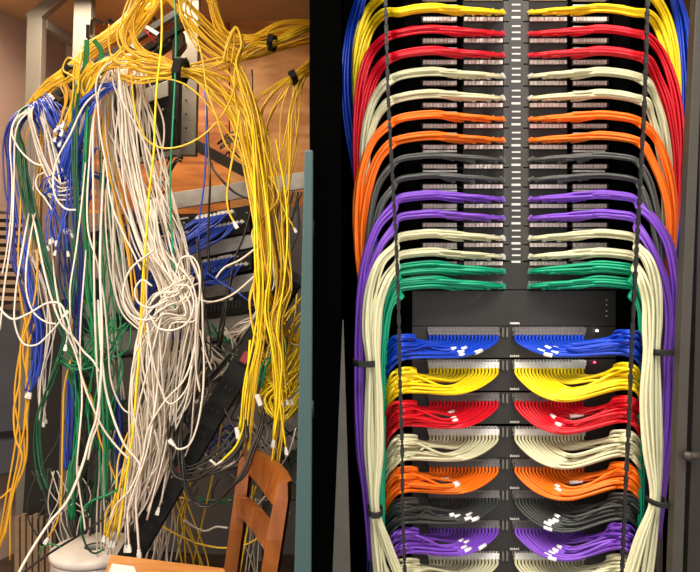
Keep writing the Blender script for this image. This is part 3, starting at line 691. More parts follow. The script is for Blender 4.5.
run('yellow', 5, [(270, 130, 2.3, 6), (258, 160, 2.2, 8), (276, 196, 2.18, 7), (254, 232, 2.16, 4), (260, 262, 2.14, 5), (252, 300, 2.12, 5), (262, 345, 2.1, 5)], 'yellow cable crossing back and forth in the right yellow column', r=1.15, wig=3)
# --- yellow, left
run('yellow', 12, [(34, 100, 2.48, 3), (48, 86, 2.46, 5), (62, 78, 2.42, 7), (78, 66, 2.4, 6), (88, 48, 2.42, 5), (112, 32, 2.45, 5), (140, 8, 2.48, 6)], 'yellow cable in the left cluster gathered on the ladder', r=1.3)
run('yellow', 8, [(80, 50, 2.35, 3), (77, 70, 2.3, 4), (78, 92, 2.28, 4), (74, 112, 2.26, 5), (70, 126, 2.26, 7)], 'yellow cable hanging below the ladder at the upper left', r=1.3, p1=.6, endj=12)
run('amber', 7, [(64, 82, 2.4, 4), (70, 98, 2.36, 6), (66, 118, 2.33, 7), (60, 134, 2.3, 7)], 'short amber cable end dangling in front of the blue fan', r=1.1, p1=.8, endj=12)
run('yellow', 1, [(80, 64, 2.3), (68, 58, 2.3), (63, 70, 2.3), (72, 76, 2.3), (82, 86, 2.3), (80, 104, 2.3)], 'yellow cable making a small loop left of the green strap')
run('yellow', 5, [(92, 62, 2.3, 4), (80, 84, 2.26, 3), (86, 96, 2.26, 3), (98, 76, 2.25, 4), (108, 64, 2.24, 4), (126, 52, 2.24, 5)], 'yellow cable bowing under the ladder near the green straps', r=1.3)
run('yellow', 1, [(109, 24, 2.2), (109, 45, 2.2), (112, 58, 2.2), (122, 64, 2.18), (140, 60, 2.16), (160, 62, 2.18)], 'yellow cable hanging as a hook in front of the ladder end')
run('gold', 1, [(161, -20, 2.0), (162, 20, 2.0), (161, 50, 2.0), (157, 85, 2.0), (155, 120, 2.0), (154, 150, 2.0), (149, 195, 2.0), (146, 240, 2.0), (142, 290, 2.0), (141, 330, 2.0), (137, 380, 2.0), (133, 430, 2.0), (126, 480, 2.0), (118, 540, 2.02)], 'single bright yellow cable hanging straight down in front of the white curtain', r=1.6)
run('amber', 3, [(112, 78, 2.45, 2), (106, 112, 2.33, 3), (107, 140, 2.3, 3), (114, 175, 2.28, 5), (124, 215, 2.26, 6), (132, 250, 2.24, 4), (138, 300, 2.2, 4)], 'amber cable mixed into the left part of the white curtain', r=1.2)
run('yellow', 4, [(146, 250, 2.12, 2), (142, 330, 2.1, 2), (137, 390, 2.08, 2.5), (132, 440, 2.08, 4), (124, 490, 2.08, 6), (116, 530, 2.08, 5)], 'pale yellow cable bunched beside the bright yellow one, lower middle', r=1.4, p1=.4)
run('yellow', 1, [(130, 62, 2.3), (132, 84, 2.16), (134, 104, 2.1), (138, 122, 2.1), (147, 140, 2.1), (162, 148, 2.1), (182, 146, 2.1), (202, 136, 2.1), (220, 118, 2.12), (232, 96, 2.15), (236, 76, 2.2)], 'yellow cable drawing the lower half of the big ring across the grey post', r=1.3)
run('yellow', 1, [(140, 80, 2.12), (160, 78, 2.12), (182, 83, 2.12), (200, 96, 2.12), (216, 116, 2.14), (232, 138, 2.16), (252, 172, 2.18)], 'yellow cable drawing the upper half of the big ring across the grey post', r=1.3)
run('yellow', 1, [(176, -20, 2.1), (182, 14, 2.1), (196, 36, 2.1), (203, 62, 2.1), (207, 90, 2.1), (217, 118, 2.1), (226, 145, 2.12), (240, 160, 2.14), (254, 172, 2.16)], 'yellow cable hanging in front of the grey post top, ending in the right column', r=1.3)
run('yellow', 1, [(240, 110, 2.1), (236, 140, 2.1), (230, 172, 2.1), (227, 196, 2.1), (229, 212, 2.1), (234, 222, 2.1)], 'single yellow cable with a loose plug ending at the upper switch', r=1.5, p1=1)
run('yellow', 1, [(262, 140, 2.15), (270, 165, 2.15), (282, 205, 2.15), (294, 228, 2.15)], 'short yellow cable with a loose plug near the teal door', r=1.1, p1=1)
run('gold', 3, [(250, 120, 2.2, 6), (256, 200, 2.08, 5), (259, 262, 2.02, 3), (260, 300, 2.02, 3), (256, 345, 2.02, 4), (249, 385, 2.0, 4), (243, 430, 2.0, 3)], 'bright yellow cable in the left hanging strand above the chair', r=1.5, p1=.3)
run('gold', 2, [(256, 120, 2.2, 6), (268, 200, 2.08, 4), (271, 262, 2.02, 2), (268, 310, 2.02, 2), (274, 350, 2.0, 3), (278, 390, 2.0, 4), (274, 440, 2.0, 3)], 'bright yellow cable above the chair back, right hand strand', r=1.5, p1=.4)
run('gold', 1, [(276, 140, 2.2), (286, 200, 2.08), (287, 250, 2.02), (283, 290, 2.02), (277, 330, 2.0), (282, 360, 2.0), (280, 400, 2.0), (286, 448, 2.0)], 'bright yellow cable with a plug end beside the chair top', r=1.4, p1=1)
run('gold', 1, [(250, 340, 2.03), (247, 380, 2.0), (244, 405, 1.98), (243, 428, 1.98), (236, 446, 1.98), (222, 461, 1.98)], 'bright yellow cable end turning left above the chair', r=1.6, p1=1)
run('gold', 14, [(310, 300, 2.5, 12), (296, 330, 2.45, 14), (284, 362, 2.42, 14), (276, 388, 2.4, 12), (266, 402, 2.4, 8), (270, 385, 2.38, 8), (282, 392, 2.35, 9), (310, 360, 2.4, 12)], 'yellow cable in the heap spilling against the teal door', r=1.4, wig=3, dy=.1)
run('gold', 10, [(312, 330, 2.4, 14), (298, 356, 2.38, 12), (282, 376, 2.35, 10), (268, 400, 2.33, 10), (280, 415, 2.3, 7), (312, 380, 2.35, 12)], 'yellow cable at the front of the heap beside the teal door', r=1.4, wig=3, dy=.08)
run('amber', 6, [(272, 318, 2.5, 5), (262, 345, 2.46, 8), (274, 372, 2.44, 6), (268, 402, 2.42, 8)], 'amber cable behind the heap beside the teal door', r=1.2, wig=2.5)
run('white', 8, [(268, 352, 2.4, 8), (280, 348, 2.38, 9), (296, 362, 2.38, 10), (310, 352, 2.4, 10)], 'thin white cable poking out of the yellow heap', r=1.0, wig=4)
run('amber', 2, [(40, 104, 2.45, 2), (36, 180, 2.36, 3), (34, 250, 2.3, 2), (32, 302, 2.3, 2), (28, 330, 2.3, 4), (24, 365, 2.3, 4), (18, 400, 2.3, 4), (16, 440, 2.3, 7), (6, 500, 2.3, 4), (-6, 560, 2.3, 3)], 'amber cable hanging down the far left edge of the tangle', r=1.4, wig=2)
run('amber', 1, [(44, 104, 2.45), (40, 180, 2.5), (38, 250, 2.24), (36, 290, 2.2), (30, 318, 2.2), (21, 345, 2.2), (20, 380, 2.2), (14, 410, 2.2), (16, 440, 2.2), (22, 455, 2.2), (14, 490, 2.2), (4, 540, 2.2)], 'amber cable zigzagging at the lower left', r=1.5)
run('amber', 1, [(33, 305, 2.25), (23, 350, 2.25), (27, 380, 2.25), (24, 430, 2.25), (23, 470, 2.25), (8, 492, 2.25), (-10, 505, 2.25)], 'amber cable swinging out to the left edge low down', r=1.4)
run('amber', 1, [(38, 312, 2.24), (26, 360, 2.24), (29, 395, 2.24), (22, 440, 2.24), (12, 490, 2.24), (7, 520, 2.24), (-4, 560, 2.24)], 'amber cable reaching the floor at the lower left corner', r=1.4)
run('amber', 1, [(34, 108, 2.4), (24, 150, 2.3), (20, 220, 2.26), (18, 270, 2.24), (21, 300, 2.24), (28, 340, 2.24), (26, 390, 2.24), (26, 460, 2.24), (12, 500, 2.24), (10, 560, 2.24)], 'amber cable starting beside the slatted vent', r=1.3)
run('amber', 1, [(84, 300, 2.3), (76, 345, 2.24), (69, 366, 2.2), (64, 390, 2.2), (63, 420, 2.2), (62, 460, 2.2), (61, 500, 2.2), (57, 522, 2.2), (48, 538, 2.2)], 'amber cable with a loose plug hanging above the white reel', r=1.4, p1=1)
run('amber', 1, [(70, 300, 2.3), (74, 345, 2.22), (79, 364, 2.2), (85, 385, 2.2), (92, 400, 2.2), (100, 440, 2.2), (112, 470, 2.2), (118, 485, 2.2)], 'amber cable running from the green knot towards the power strip', r=1.3)
run('yellow', 6, [(142, 420, 2.15, 3), (130, 460, 2.13, 7), (124, 490, 2.1, 8), (114, 515, 2.1, 7), (110, 532, 2.1, 5)], 'yellow cable fanning out above the bottom end of the power strip', r=1.3, p1=.3, wig=2, endj=10)
run('yellow', 1, [(158, 524, 2.35), (180, 536, 2.3), (200, 544, 2.3), (225, 548, 2.3), (250, 543, 2.3), (290, 512, 2.35)], 'yellow cable crossing low behind the chair back', r=1.4)
run('yellow', 6, [(178, 455, 2.45, 12), (188, 490, 2.42, 12), (186, 520, 2.4, 14), (196, 560, 2.4, 14), (200, 600, 2.4, 12)], 'yellow cable hanging behind the chair and below the power strip', r=1.2, wig=4)
run('yellow', 1, [(222, 424, 2.4), (214, 470, 2.4), (204, 515, 2.4), (194, 560, 2.4)], 'yellow cable slanting down to the left behind the chair', r=1.4)
run('yellow', 3, [(256, 486, 2.5, 3), (248, 520, 2.45, 4), (238, 556, 2.4, 4), (232, 600, 2.4, 4)], 'yellow cable seen through the chair back', r=1.3)
run('yellow', 4, [(172, 270, 2.5, 5), (166, 330, 2.4, 5), (160, 380, 2.4, 6), (166, 430, 2.4, 6)], 'yellow cable half hidden inside the lower white curtain', r=1.3)

# --- white
run('white', 14, [(120, 56, 2.45, 5), (115, 82, 2.34, 6), (116, 110, 2.3, 10), (122, 150, 2.28, 11), (134, 200, 2.26, 12), (150, 250, 2.22, 13), (168, 285, 2.2, 15), (172, 330, 2.18, 18), (160, 390, 2.16, 20), (150, 440, 2.14, 16), (132, 480, 2.22, 12)], 'white cable in the left sheet of the hanging white curtain', r=1.4, dy=.1, wig=3, endj=26, p1=.15)
run('white', 13, [(140, 62, 2.5, 6), (141, 92, 2.38, 8), (146, 128, 2.32, 11), (152, 165, 2.3, 11), (164, 205, 2.28, 12), (176, 245, 2.25, 10), (184, 280, 2.22, 13), (186, 330, 2.2, 18), (176, 390, 2.18, 20), (162, 440, 2.15, 16), (150, 500, 2.12, 10)], 'white cable in the right sheet of the hanging white curtain', r=1.4, dy=.1, wig=3, endj=26, p1=.15)
run('white', 10, [(128, 54, 2.45, 4), (122, 84, 2.28, 4), (128, 115, 2.25, 6), (134, 160, 2.22, 7), (146, 215, 2.2, 6), (156, 260, 2.18, 8), (172, 292, 2.15, 9), (184, 310, 2.13, 8)], 'white cable in the middle of the curtain leading into the knot', r=1.4, dy=.06)
run('white', 12, [(104, 76, 2.46, 3), (108, 120, 2.4, 5), (112, 160, 2.36, 5), (112, 200, 2.34, 6), (114, 240, 2.3, 8), (118, 280, 2.28, 9), (128, 310, 2.26, 10), (146, 330, 2.22, 8), (158, 345, 2.2, 8)], 'white cable bowing out on the left side of the curtain', r=1.3, dy=.08)
run('white', 12, [(150, 200, 2.2, 6), (160, 250, 2.14, 8), (180, 290, 2.08, 10), (184, 315, 2.06, 12), (166, 318, 2.04, 9), (150, 350, 2.04, 12), (142, 400, 2.04, 12), (138, 450, 2.05, 12), (130, 500, 2.06, 9), (122, 535, 2.08, 6)], 'white cable coming out of the knot and falling to the power strip', r=1.4, dy=.06, wig=4, endj=18, p1=.3)
run('white', 12, [(192, 276, 2.12, 4), (178, 292, 2.06, 6), (160, 300, 2.03, 7), (150, 322, 2.02, 7), (150, 370, 2.02, 9), (150, 420, 2.04, 12), (146, 460, 2.06, 10), (134, 500, 2.08, 8)], 'white cable arching over the knot then hanging in the lower curtain', r=1.4, dy=.06, wig=4, endj=18)
run('white', 10, [(172, 280, 2.15, 9), (186, 310, 2.1, 12), (188, 350, 2.1, 14), (180, 400, 2.1, 14), (164, 440, 2.1, 14), (152, 480, 2.12, 10), (140, 520, 2.12, 8)], 'white cable on the right flank of the lower curtain', r=1.35, dy=.08, wig=4, endj=20)
run('white', 7, [(52, 96, 2.5, 3), (42, 106, 2.38, 4), (48, 130, 2.33, 6), (55, 160, 2.3, 6), (62, 185, 2.3, 5)], 'white cable in the short bundle crossing the blue fan, upper left', r=1.3)
run('white', 6, [(44, 100, 2.5, 3), (31, 112, 2.34, 3), (36, 140, 2.3, 3), (46, 170, 2.28, 4), (58, 188, 2.28, 4), (72, 186, 2.3, 6)], 'white cable curling into the coil under the blue fan', r=1.2)
run('white', 7, [(44, 188, 2.34, 3), (56, 192, 2.3, 6), (68, 190, 2.3, 6), (80, 182, 2.34, 5)], 'white cable coiled sideways under the blue fan', r=1.2, wig=2)
W1 = [
 ([(26, 112, 2.3), (15, 120, 2.15), (12, 134, 2.1), (20, 150, 2.1), (34, 163, 2.1), (44, 166, 2.1)], 'white cable arcing over the dark green bundle at upper left', 1.3),
 ([(110, 84, 2.3), (84, 106, 2.1), (70, 135, 2.05), (57, 160, 2.05), (53, 180, 2.05), (56, 198, 2.05), (66, 209, 2.05), (76, 210, 2.05)], 'white cable forming a tall hook over the blue fan', 1.4),
 ([(46, 172, 2.15), (38, 176, 2.15), (36, 186, 2.15), (46, 200, 2.15), (52, 210, 2.15)], 'white cable curl beside the blue fan, left', 1.2),
 ([(100, 150, 2.2), (98, 110, 2.12), (96, 84, 2.1), (103, 68, 2.12), (112, 62, 2.15)], 'white cable climbing to the cable ladder in an arc', 1.2),
 ([(108, 72, 2.35), (98, 98, 2.12), (100, 130, 2.1), (106, 165, 2.1), (112, 205, 2.08), (124, 235, 2.06), (133, 252, 2.05), (141, 270, 2.05)], 'white cable outlining the left edge of the white curtain', 1.3),
 ([(118, 62, 2.3), (120, 84, 2.06), (122, 100, 2.02), (134, 122, 2.04), (144, 142, 2.06), (152, 160, 2.08), (158, 200, 2.1), (168, 230, 2.1)], 'brilliant white cable crossing the top of the curtain', 1.4),
 ([(98, 92, 2.3), (93, 130, 2.12), (93, 170, 2.08), (94, 230, 2.08), (94, 270, 2.08), (95, 320, 2.08), (97, 370, 2.08), (99, 420, 2.08), (92, 440, 2.06), (88, 460, 2.05)], 'straight white cable hanging just right of the green cables', 1.5),
 ([(96, 96, 2.35), (90, 150, 2.14), (88, 230, 2.1), (97, 262, 2.1), (104, 300, 2.1), (108, 345, 2.1), (112, 385, 2.1), (124, 410, 2.1), (132, 414, 2.1)], 'white cable drifting right through the green mass', 1.3),
 ([(-14, 286, 1.95), (-2, 306, 1.95), (12, 319, 1.95), (28, 314, 1.95), (48, 303, 1.95), (60, 304, 1.95), (67, 318, 1.95), (72, 336, 1.96), (78, 354, 1.98)], 'white cable waving in from the left edge at mid height', 1.5),
 ([(40, 108, 2.4), (34, 180, 2.5), (24, 240, 2.05), (18, 275, 2.0), (15, 300, 2.0), (15, 325, 2.0), (24, 344, 2.0), (36, 345, 2.0), (50, 333, 2.0), (64, 316, 2.0)], 'white cable hanging in a deep U over the amber strand', 1.3),
 ([(44, 106, 2.4), (40, 180, 2.5), (30, 240, 2.06), (26, 270, 2.02), (27, 295, 2.02), (34, 313, 2.02), (46, 322, 2.02), (56, 324, 2.02)], 'white cable making the inner U over the blue strand', 1.2),
 ([(30, 116, 2.3), (30, 190, 2.45), (38, 240, 2.02), (44, 270, 2.0), (52, 300, 2.0), (62, 325, 2.0), (74, 338, 2.0), (84, 352, 2.0), (94, 362, 2.0), (99, 372, 2.0)], 'white cable sloping down through the green knot', 1.4),
 ([(90, 96, 2.4), (84, 180, 2.15), (76, 250, 2.04), (70, 290, 2.02), (70, 315, 2.02), (66, 345, 2.02)], 'white cable with a plug hanging left of the green knot', 1.2),
 ([(44, 120, 2.3), (50, 220, 2.42), (58, 300, 2.06), (66, 330, 2.02), (76, 355, 2.02), (84, 385, 2.02), (94, 410, 2.02), (104, 430, 2.02), (118, 448, 2.02), (130, 460, 2.0)], 'white cable slanting across the green mass to the lower curtain', 1.4),
 ([(104, 160, 2.2), (100, 260, 2.08), (102, 340, 2.0), (100, 390, 1.97), (96, 420, 1.96), (90, 438, 1.96), (84, 460, 1.94), (77, 480, 1.92), (66, 503, 1.9), (50, 522, 1.88), (34, 546, 1.85), (18, 575, 1.82), (10, 600, 1.8)], 'thick pinkish white cable sweeping to the bottom left corner', 2.0),
 ([(86, 250, 2.2), (80, 340, 2.1), (82, 400, 2.04), (79, 440, 2.0), (77, 470, 2.0), (80, 495, 2.0), (84, 520, 2.0), (85, 530, 2.0)], 'thin white cable dropping onto the white reel', 1.3),
 ([(30, 110, 2.4), (16, 130, 2.2), (14, 180, 2.1), (12, 230, 2.05), (9, 255, 2.05), (4, 290, 2.05), (0, 330, 2.05)], 'white cable at the far left in front of the slatted vent', 1.2),
 ([(28, 112, 2.4), (14, 122, 2.2), (10, 145, 2.1), (12, 180, 2.1), (11, 215, 2.1), (6, 255, 2.1), (2, 275, 2.1)], 'pale cable hanging beside the far left blue strand', 1.1),
 ([(154, 250, 1.98), (130, 270, 1.98), (123, 295, 1.98), (128, 312, 1.98), (142, 320, 1.98), (156, 318, 1.98)], 'white cable forming the big left loop of the knot', 1.5),
 ([(168, 300, 1.96), (150, 308, 1.96), (138, 302, 1.96), (135, 290, 1.96), (142, 280, 1.96), (152, 286, 1.96)], 'white cable forming the small inner loop of the knot', 1.5),
 ([(150, 316, 1.95), (158, 328, 1.95), (174, 330, 1.95), (188, 322, 1.95), (194, 304, 1.95), (188, 286, 1.95), (176, 286, 1.96)], 'white cable forming the lower right loop of the knot', 1.5),
 ([(176, 274, 2.0), (182, 258, 2.0), (192, 257, 2.0), (199, 268, 2.0), (200, 290, 2.0), (196, 330, 2.0), (196, 370, 2.0), (200, 392, 2.0)], 'white cable arching high to the right of the knot', 1.5),
 ([(186, 250, 2.15), (198, 275, 2.04), (202, 300, 2.0), (203, 335, 2.0), (204, 370, 2.0), (202, 400, 1.98), (196, 430, 1.97), (188, 446, 1.96), (178, 449, 1.96), (174, 445, 1.96)], 'white cable hooking round the upper edge of the power strip', 1.5),
 ([(200, 330, 2.05), (206, 355, 2.05), (212, 370, 2.05)], 'short white cable in front of the lower shelf', 1.2),
 ([(216, 278, 2.1), (224, 268, 2.1), (240, 260, 2.1), (256, 248, 2.12)], 'white cable arching right over the second switch', 1.4),
 ([(196, 298, 2.1), (210, 302, 2.1), (230, 296, 2.1), (248, 282, 2.12), (258, 272, 2.14)], 'white cable rising right across the lower switch', 1.4),
 ([(98, 300, 2.1), (102, 360, 2.04), (108, 400, 2.0), (124, 444, 1.98), (140, 466, 1.98), (136, 500, 1.98), (138, 535, 1.98), (139, 550, 1.98)], 'white cable whose plug touches the chair seat', 1.7),
 ([(160, 330, 2.06), (156, 400, 2.0), (146, 455, 1.97), (134, 490, 1.97), (128, 510, 1.97), (128, 530, 1.97), (129, 545, 1.97)], 'white cable with its end beside the chair seat', 1.5),
 ([(196, 300, 2.08), (194, 350, 2.0), (184, 380, 1.98), (166, 400, 1.98), (148, 430, 1.98), (142, 460, 1.98), (130, 490, 1.98), (116, 505, 2.0), (110, 520, 2.0)], 'white cable sweeping from the knot down to the left', 1.5),
 ([(146, 280, 2.05), (148, 330, 1.98), (158, 380, 1.98), (170, 404, 1.98), (186, 390, 1.98), (192, 366, 1.98)], 'white cable with a wide U in the lower curtain', 1.4),
 ([(184, 520, 2.3), (196, 528, 2.3), (206, 531, 2.3), (216, 527, 2.3), (228, 528, 2.3)], 'short white cable lying in a wave behind the chair', 1.5),
 ([(296, 428, 2.1), (290, 450, 2.1), (282, 465, 2.1), (276, 480, 2.1)], 'white cable dropping to the chair top beside the teal door', 1.2),
 ([(210, 460, 2.0), (222, 468, 2.0), (236, 462, 2.0)], 'short bright white cable among the black power leads', 1.9),
 ([(186, 520, 2.4), (176, 560, 2.4)], 'white cable sloping behind the chair seat', 1.5),
 ([(250, 515, 2.5), (262, 500, 2.5), (274, 488, 2.5)], 'white cable seen through the gap in the chair back', 1.5),
]
for p_, l, r_ in W1:
    pl = any(s in l for s in ('plug', 'end beside', 'ends', 'slope', 'left of the green knot', 'U over the amber', 'hooking'))
    run('white', 1, p_, l, r=r_, p1=1 if pl else 0)
run('white', 12, [(206, 338, 2.5, 10), (216, 352, 2.48, 12), (224, 366, 2.46, 12), (214, 384, 2.45, 10), (204, 402, 2.44, 8)], 'short white cable in the scribble behind the power strip', r=1.1, wig=6, p1=.4)
run('white', 9, [(232, 336, 2.5, 6), (240, 330, 2.48, 5), (250, 322, 2.46, 5), (262, 312, 2.46, 5)], 'short white cable plugged beside the top of the power strip', r=1.2, p0=.8, wig=2)
run('white', 7, [(268, 232, 2.4, 4), (274, 268, 2.4, 5), (266, 300, 2.4, 6), (260, 320, 2.4, 6)], 'grey white cable behind the yellow column', r=1.2)
run('white', 12, [(160, 485, 2.42, 16), (164, 520, 2.4, 16), (160, 560, 2.4, 15), (158, 610, 2.4, 14)], 'white cable hanging below the power strip behind the seat', r=1.2, wig=4)
run('white', 8, [(108, 430, 2.4, 6), (106, 470, 2.4, 7), (104, 510, 2.4, 8), (106, 560, 2.42, 8)], 'greyish white cable hanging behind the white reel', r=1.2, wig=3)
run('white', 9, [(60, 470, 2.6, 14), (66, 500, 2.6, 16), (70, 520, 2.6, 18), (74, 560, 2.62, 14)], 'dim white cable end behind the reel, lower left', r=.9, wig=6)
run('white', 7, [(34, 250, 2.3, 6), (44, 290, 2.28, 6), (46, 330, 2.26, 6), (40, 380, 2.26, 6), (40, 430, 2.26, 6)], 'dull white cable hanging inside the left blue strand', r=1.0, wig=3, p1=.5, endj=20)
run('white', 5, [(108, 80, 2.5, 3), (100, 130, 2.44, 3), (100, 170, 2.42, 3), (102, 220, 2.4, 3), (108, 270, 2.38, 3), (112, 330, 2.36, 5), (120, 400, 2.34, 6)], 'white cable behind the green ones at mid height', r=1.2)
run('white', 7, [(244, 500, 2.6, 9), (250, 530, 2.58, 9), (254, 560, 2.55, 10), (254, 610, 2.5, 10)], 'grey white cable seen low through the chair back', r=1.0, wig=4)

# --- blue
run('royal blue', 14, [(116, 84, 2.3, 3), (100, 92, 2.26, 6), (86, 108, 2.24, 8), (78, 130, 2.24, 7), (70, 155, 2.26, 7), (62, 180, 2.3, 8)], 'blue cable in the broad band bending under the ladder', r=1.4, dy=.05)
run('royal blue', 24, [(36, 102, 2.38, 3), (46, 122, 2.4, 8), (58, 146, 2.4, 12), (70, 168, 2.38, 14), (80, 190, 2.36, 11)], 'blue cable in the dense fan at the upper left', r=1.2, wig=3, dy=.08)
run('royal blue', 10, [(84, 140, 2.35, 7), (74, 160, 2.32, 10), (62, 172, 2.32, 12), (52, 184, 2.3, 8), (46, 196, 2.3, 4)], 'blue cable crossing the lower part of the dense fan', r=1.1, wig=4)
run('royal blue', 10, [(62, 176, 2.3, 14), (60, 200, 2.28, 13), (58, 222, 2.26, 13), (60, 242, 2.25, 14)], 'blue cable with a white plug dangling under the fan', r=1.1, wig=3, p1=1, endj=14)
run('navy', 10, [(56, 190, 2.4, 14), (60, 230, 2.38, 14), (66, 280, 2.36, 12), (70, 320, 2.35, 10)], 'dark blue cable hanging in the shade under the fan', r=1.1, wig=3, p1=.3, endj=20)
run('navy', 6, [(34, 104, 2.5, 2), (14, 118, 2.36, 2.5), (6, 140, 2.3, 2.5), (6, 160, 2.3, 2.5), (8, 190, 2.28, 3), (11, 220, 2.26, 4), (14, 250, 2.25, 4), (24, 285, 2.24, 5), (34, 320, 2.24, 5), (38, 360, 2.24, 6)], 'dark blue cable in the strand at the far left edge', r=1.3, p1=.3, endj=14)
run('royal blue', 7, [(36, 106, 2.5, 2), (20, 124, 2.38, 3), (12, 160, 2.32, 3), (14, 200, 2.3, 4), (20, 232, 2.28, 4), (28, 262, 2.26, 4), (34, 292, 2.24, 5), (40, 330, 2.24, 5), (36, 370, 2.24, 6), (28, 392, 2.24, 6)], 'blue cable in the second strand from the left edge', r=1.3, p1=.3)
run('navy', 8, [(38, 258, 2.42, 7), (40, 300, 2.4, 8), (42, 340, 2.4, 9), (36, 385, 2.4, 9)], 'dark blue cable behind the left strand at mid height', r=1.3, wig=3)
run('navy', 6, [(88, 80, 2.45, 2), (76, 120, 2.32, 2), (76, 200, 2.26, 3), (80, 260, 2.25, 4), (78, 330, 2.25, 4), (74, 400, 2.25, 4), (70, 460, 2.26, 4)], 'dark blue cable hanging along the green cables', r=1.3)
run('royal blue', 5, [(68, 380, 2.3, 3), (70, 410, 2.3, 3), (68, 445, 2.3, 3), (66, 470, 2.3, 3)], 'blue cable in the short strand above the white reel', r=1.3)
run('royal blue', 3, [(118, 395, 2.4, 4), (117, 430, 2.4, 4), (118, 470, 2.4, 4), (120, 520, 2.4, 4)], 'greyish blue cable hanging behind the lower white curtain', r=1.9)
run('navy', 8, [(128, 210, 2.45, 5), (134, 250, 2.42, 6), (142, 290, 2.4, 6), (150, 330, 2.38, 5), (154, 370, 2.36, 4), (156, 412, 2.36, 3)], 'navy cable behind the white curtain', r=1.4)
run('navy', 5, [(98, 176, 2.4, 4), (110, 184, 2.4, 4), (94, 176, 2.38, 3), (86, 190, 2.38, 3)], 'navy cable wrapped sideways behind the green cables', r=1.3)
for k, (ox, oy, ex, ey, lb) in enumerate(((150, 262, 222, 214, 'upper row of the top switch'), (152, 276, 232, 224, 'lower row of the top switch'), (176, 288, 226, 258, 'upper row of the second switch'), (180, 292, 236, 266, 'lower row of the second switch'))):
    for i in range(9):
        u = i / 8; x1 = ex - 34 * u + 8; y1 = ey + 6.5 * u - 1
        j = R.uniform(-3, 3)
        P = [at(x1, y1, 2.7), at(x1 - 5, y1 + 3, 2.66), at(x1 - 16 - 6 * u, y1 + 14 + j, 2.6), at(ox + 10 - j, oy - 6 + 8 * u, 2.56), at(ox - 4 + j * 2, oy + 14 + 6 * u, 2.54), at(ox - 8 + 3 * j, oy + 48, 2.55)]
        cable('royal blue', P, .0043, 'blue cable plugged into the ' + lb, 'blue cables in the ' + lb, p0=True, per=5)
run('royal blue', 1, [(204, 84, 2.7), (206, 112, 2.4), (206, 150, 2.3), (204, 185, 2.3), (200, 215, 2.3), (199, 240, 2.3), (201, 262, 2.3), (206, 280, 2.3)], 'single blue cable hanging down in front of the wooden board', r=1.3)
run('royal blue', 1, [(206, 272, 2.2), (220, 282, 2.2), (238, 293, 2.2), (253, 304, 2.2)], 'thin blue cable sloping across the lower switch', r=1.0)
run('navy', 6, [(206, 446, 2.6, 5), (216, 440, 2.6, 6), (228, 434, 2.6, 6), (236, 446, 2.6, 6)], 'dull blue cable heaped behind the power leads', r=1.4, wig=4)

# --- green
run('dark green', 9, [(40, 104, 2.5, 2), (22, 112, 2.36, 3), (16, 130, 2.28, 3), (19, 150, 2.27, 4), (24, 180, 2.26, 5), (32, 215, 2.25, 4), (42, 250, 2.24, 4), (54, 285, 2.22, 4), (62, 320, 2.2, 5), (76, 350, 2.2, 6), (90, 372, 2.2, 6)], 'dark green cable in the bundle slanting down from the upper left', r=1.5, dy=.04)
run('forest', 5, [(86, 70, 2.4, 2), (88, 110, 2.24, 2.5), (87, 150, 2.2, 3.5), (86, 190, 2.2, 3.5), (88, 240, 2.2, 4), (90, 290, 2.2, 5), (96, 340, 2.2, 6), (102, 400, 2.2, 4), (104, 450, 2.2, 3), (105, 500, 2.22, 4)], 'bright green cable in the straight hanging green strand', r=1.5, dy=.04)
run('dark green', 4, [(86, 60, 2.4, 2), (76, 100, 2.22, 1.5), (75, 160, 2.18, 1.5), (76, 210, 2.18, 1.5), (76, 260, 2.18, 2), (70, 310, 2.18, 3), (62, 350, 2.18, 3), (52, 380, 2.18, 3), (42, 410, 2.18, 3), (38, 440, 2.2, 2), (40, 470, 2.2, 3), (46, 490, 2.2, 5)], 'dark green cable hanging left of the bright green strand', r=1.3)
run('forest', 6, [(112, 80, 2.5, 3), (108, 130, 2.42, 3), (108, 180, 2.36, 3), (110, 230, 2.34, 3), (112, 280, 2.3, 4), (114, 330, 2.28, 10), (108, 380, 2.28, 14), (112, 430, 2.28, 10)], 'green cable hanging inside the left edge of the white curtain', r=1.2, wig=3)
run('forest', 9, [(80, 240, 2.36, 4), (76, 290, 2.33, 8), (80, 330, 2.3, 12), (92, 350, 2.28, 16), (104, 372, 2.27, 14), (100, 410, 2.26, 10), (104, 450, 2.26, 6)], 'green cable in the knot left of the white curtain', r=1.2, wig=6, dy=.1)
run('forest', 8, [(60, 352, 2.2, 4), (76, 360, 2.2, 5), (96, 350, 2.2, 7), (118, 338, 2.2, 8), (124, 322, 2.22, 6)], 'green cable crossing sideways through the green knot', r=1.2, wig=4)
run('forest', 8, [(74, 370, 2.24, 4), (76, 400, 2.24, 5), (74, 440, 2.24, 5), (72, 480, 2.24, 6), (72, 520, 2.26, 6)], 'green cable hanging down to the white reel', r=1.3, wig=2)
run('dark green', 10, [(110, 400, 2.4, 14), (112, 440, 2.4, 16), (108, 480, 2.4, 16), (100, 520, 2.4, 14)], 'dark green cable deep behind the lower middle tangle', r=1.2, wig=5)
run('forest', 1, [(122, 486, 2.05), (110, 494, 2.05), (94, 500, 2.05), (84, 508, 2.05), (81, 525, 2.05), (84, 540, 2.1), (90, 551, 2.2), (97, 553, 2.3), (104, 549, 2.35)], 'green cable curving into the centre of the white reel', r=1.5)
run('forest', 1, [(38, 555, 2.2), (42, 548, 2.2), (50, 544, 2.2), (60, 547, 2.2)], 'thin green cable arc beside the white reel', r=1.1)
run('green', 1, [(174, -20, 2.12), (176, 30, 2.12), (175, 80, 2.12), (172, 140, 2.12), (170, 190, 2.12), (172, 235, 2.12), (174, 280, 2.12), (176, 320, 2.14)], 'single green cable hanging in front of the grey post', r=1.4)
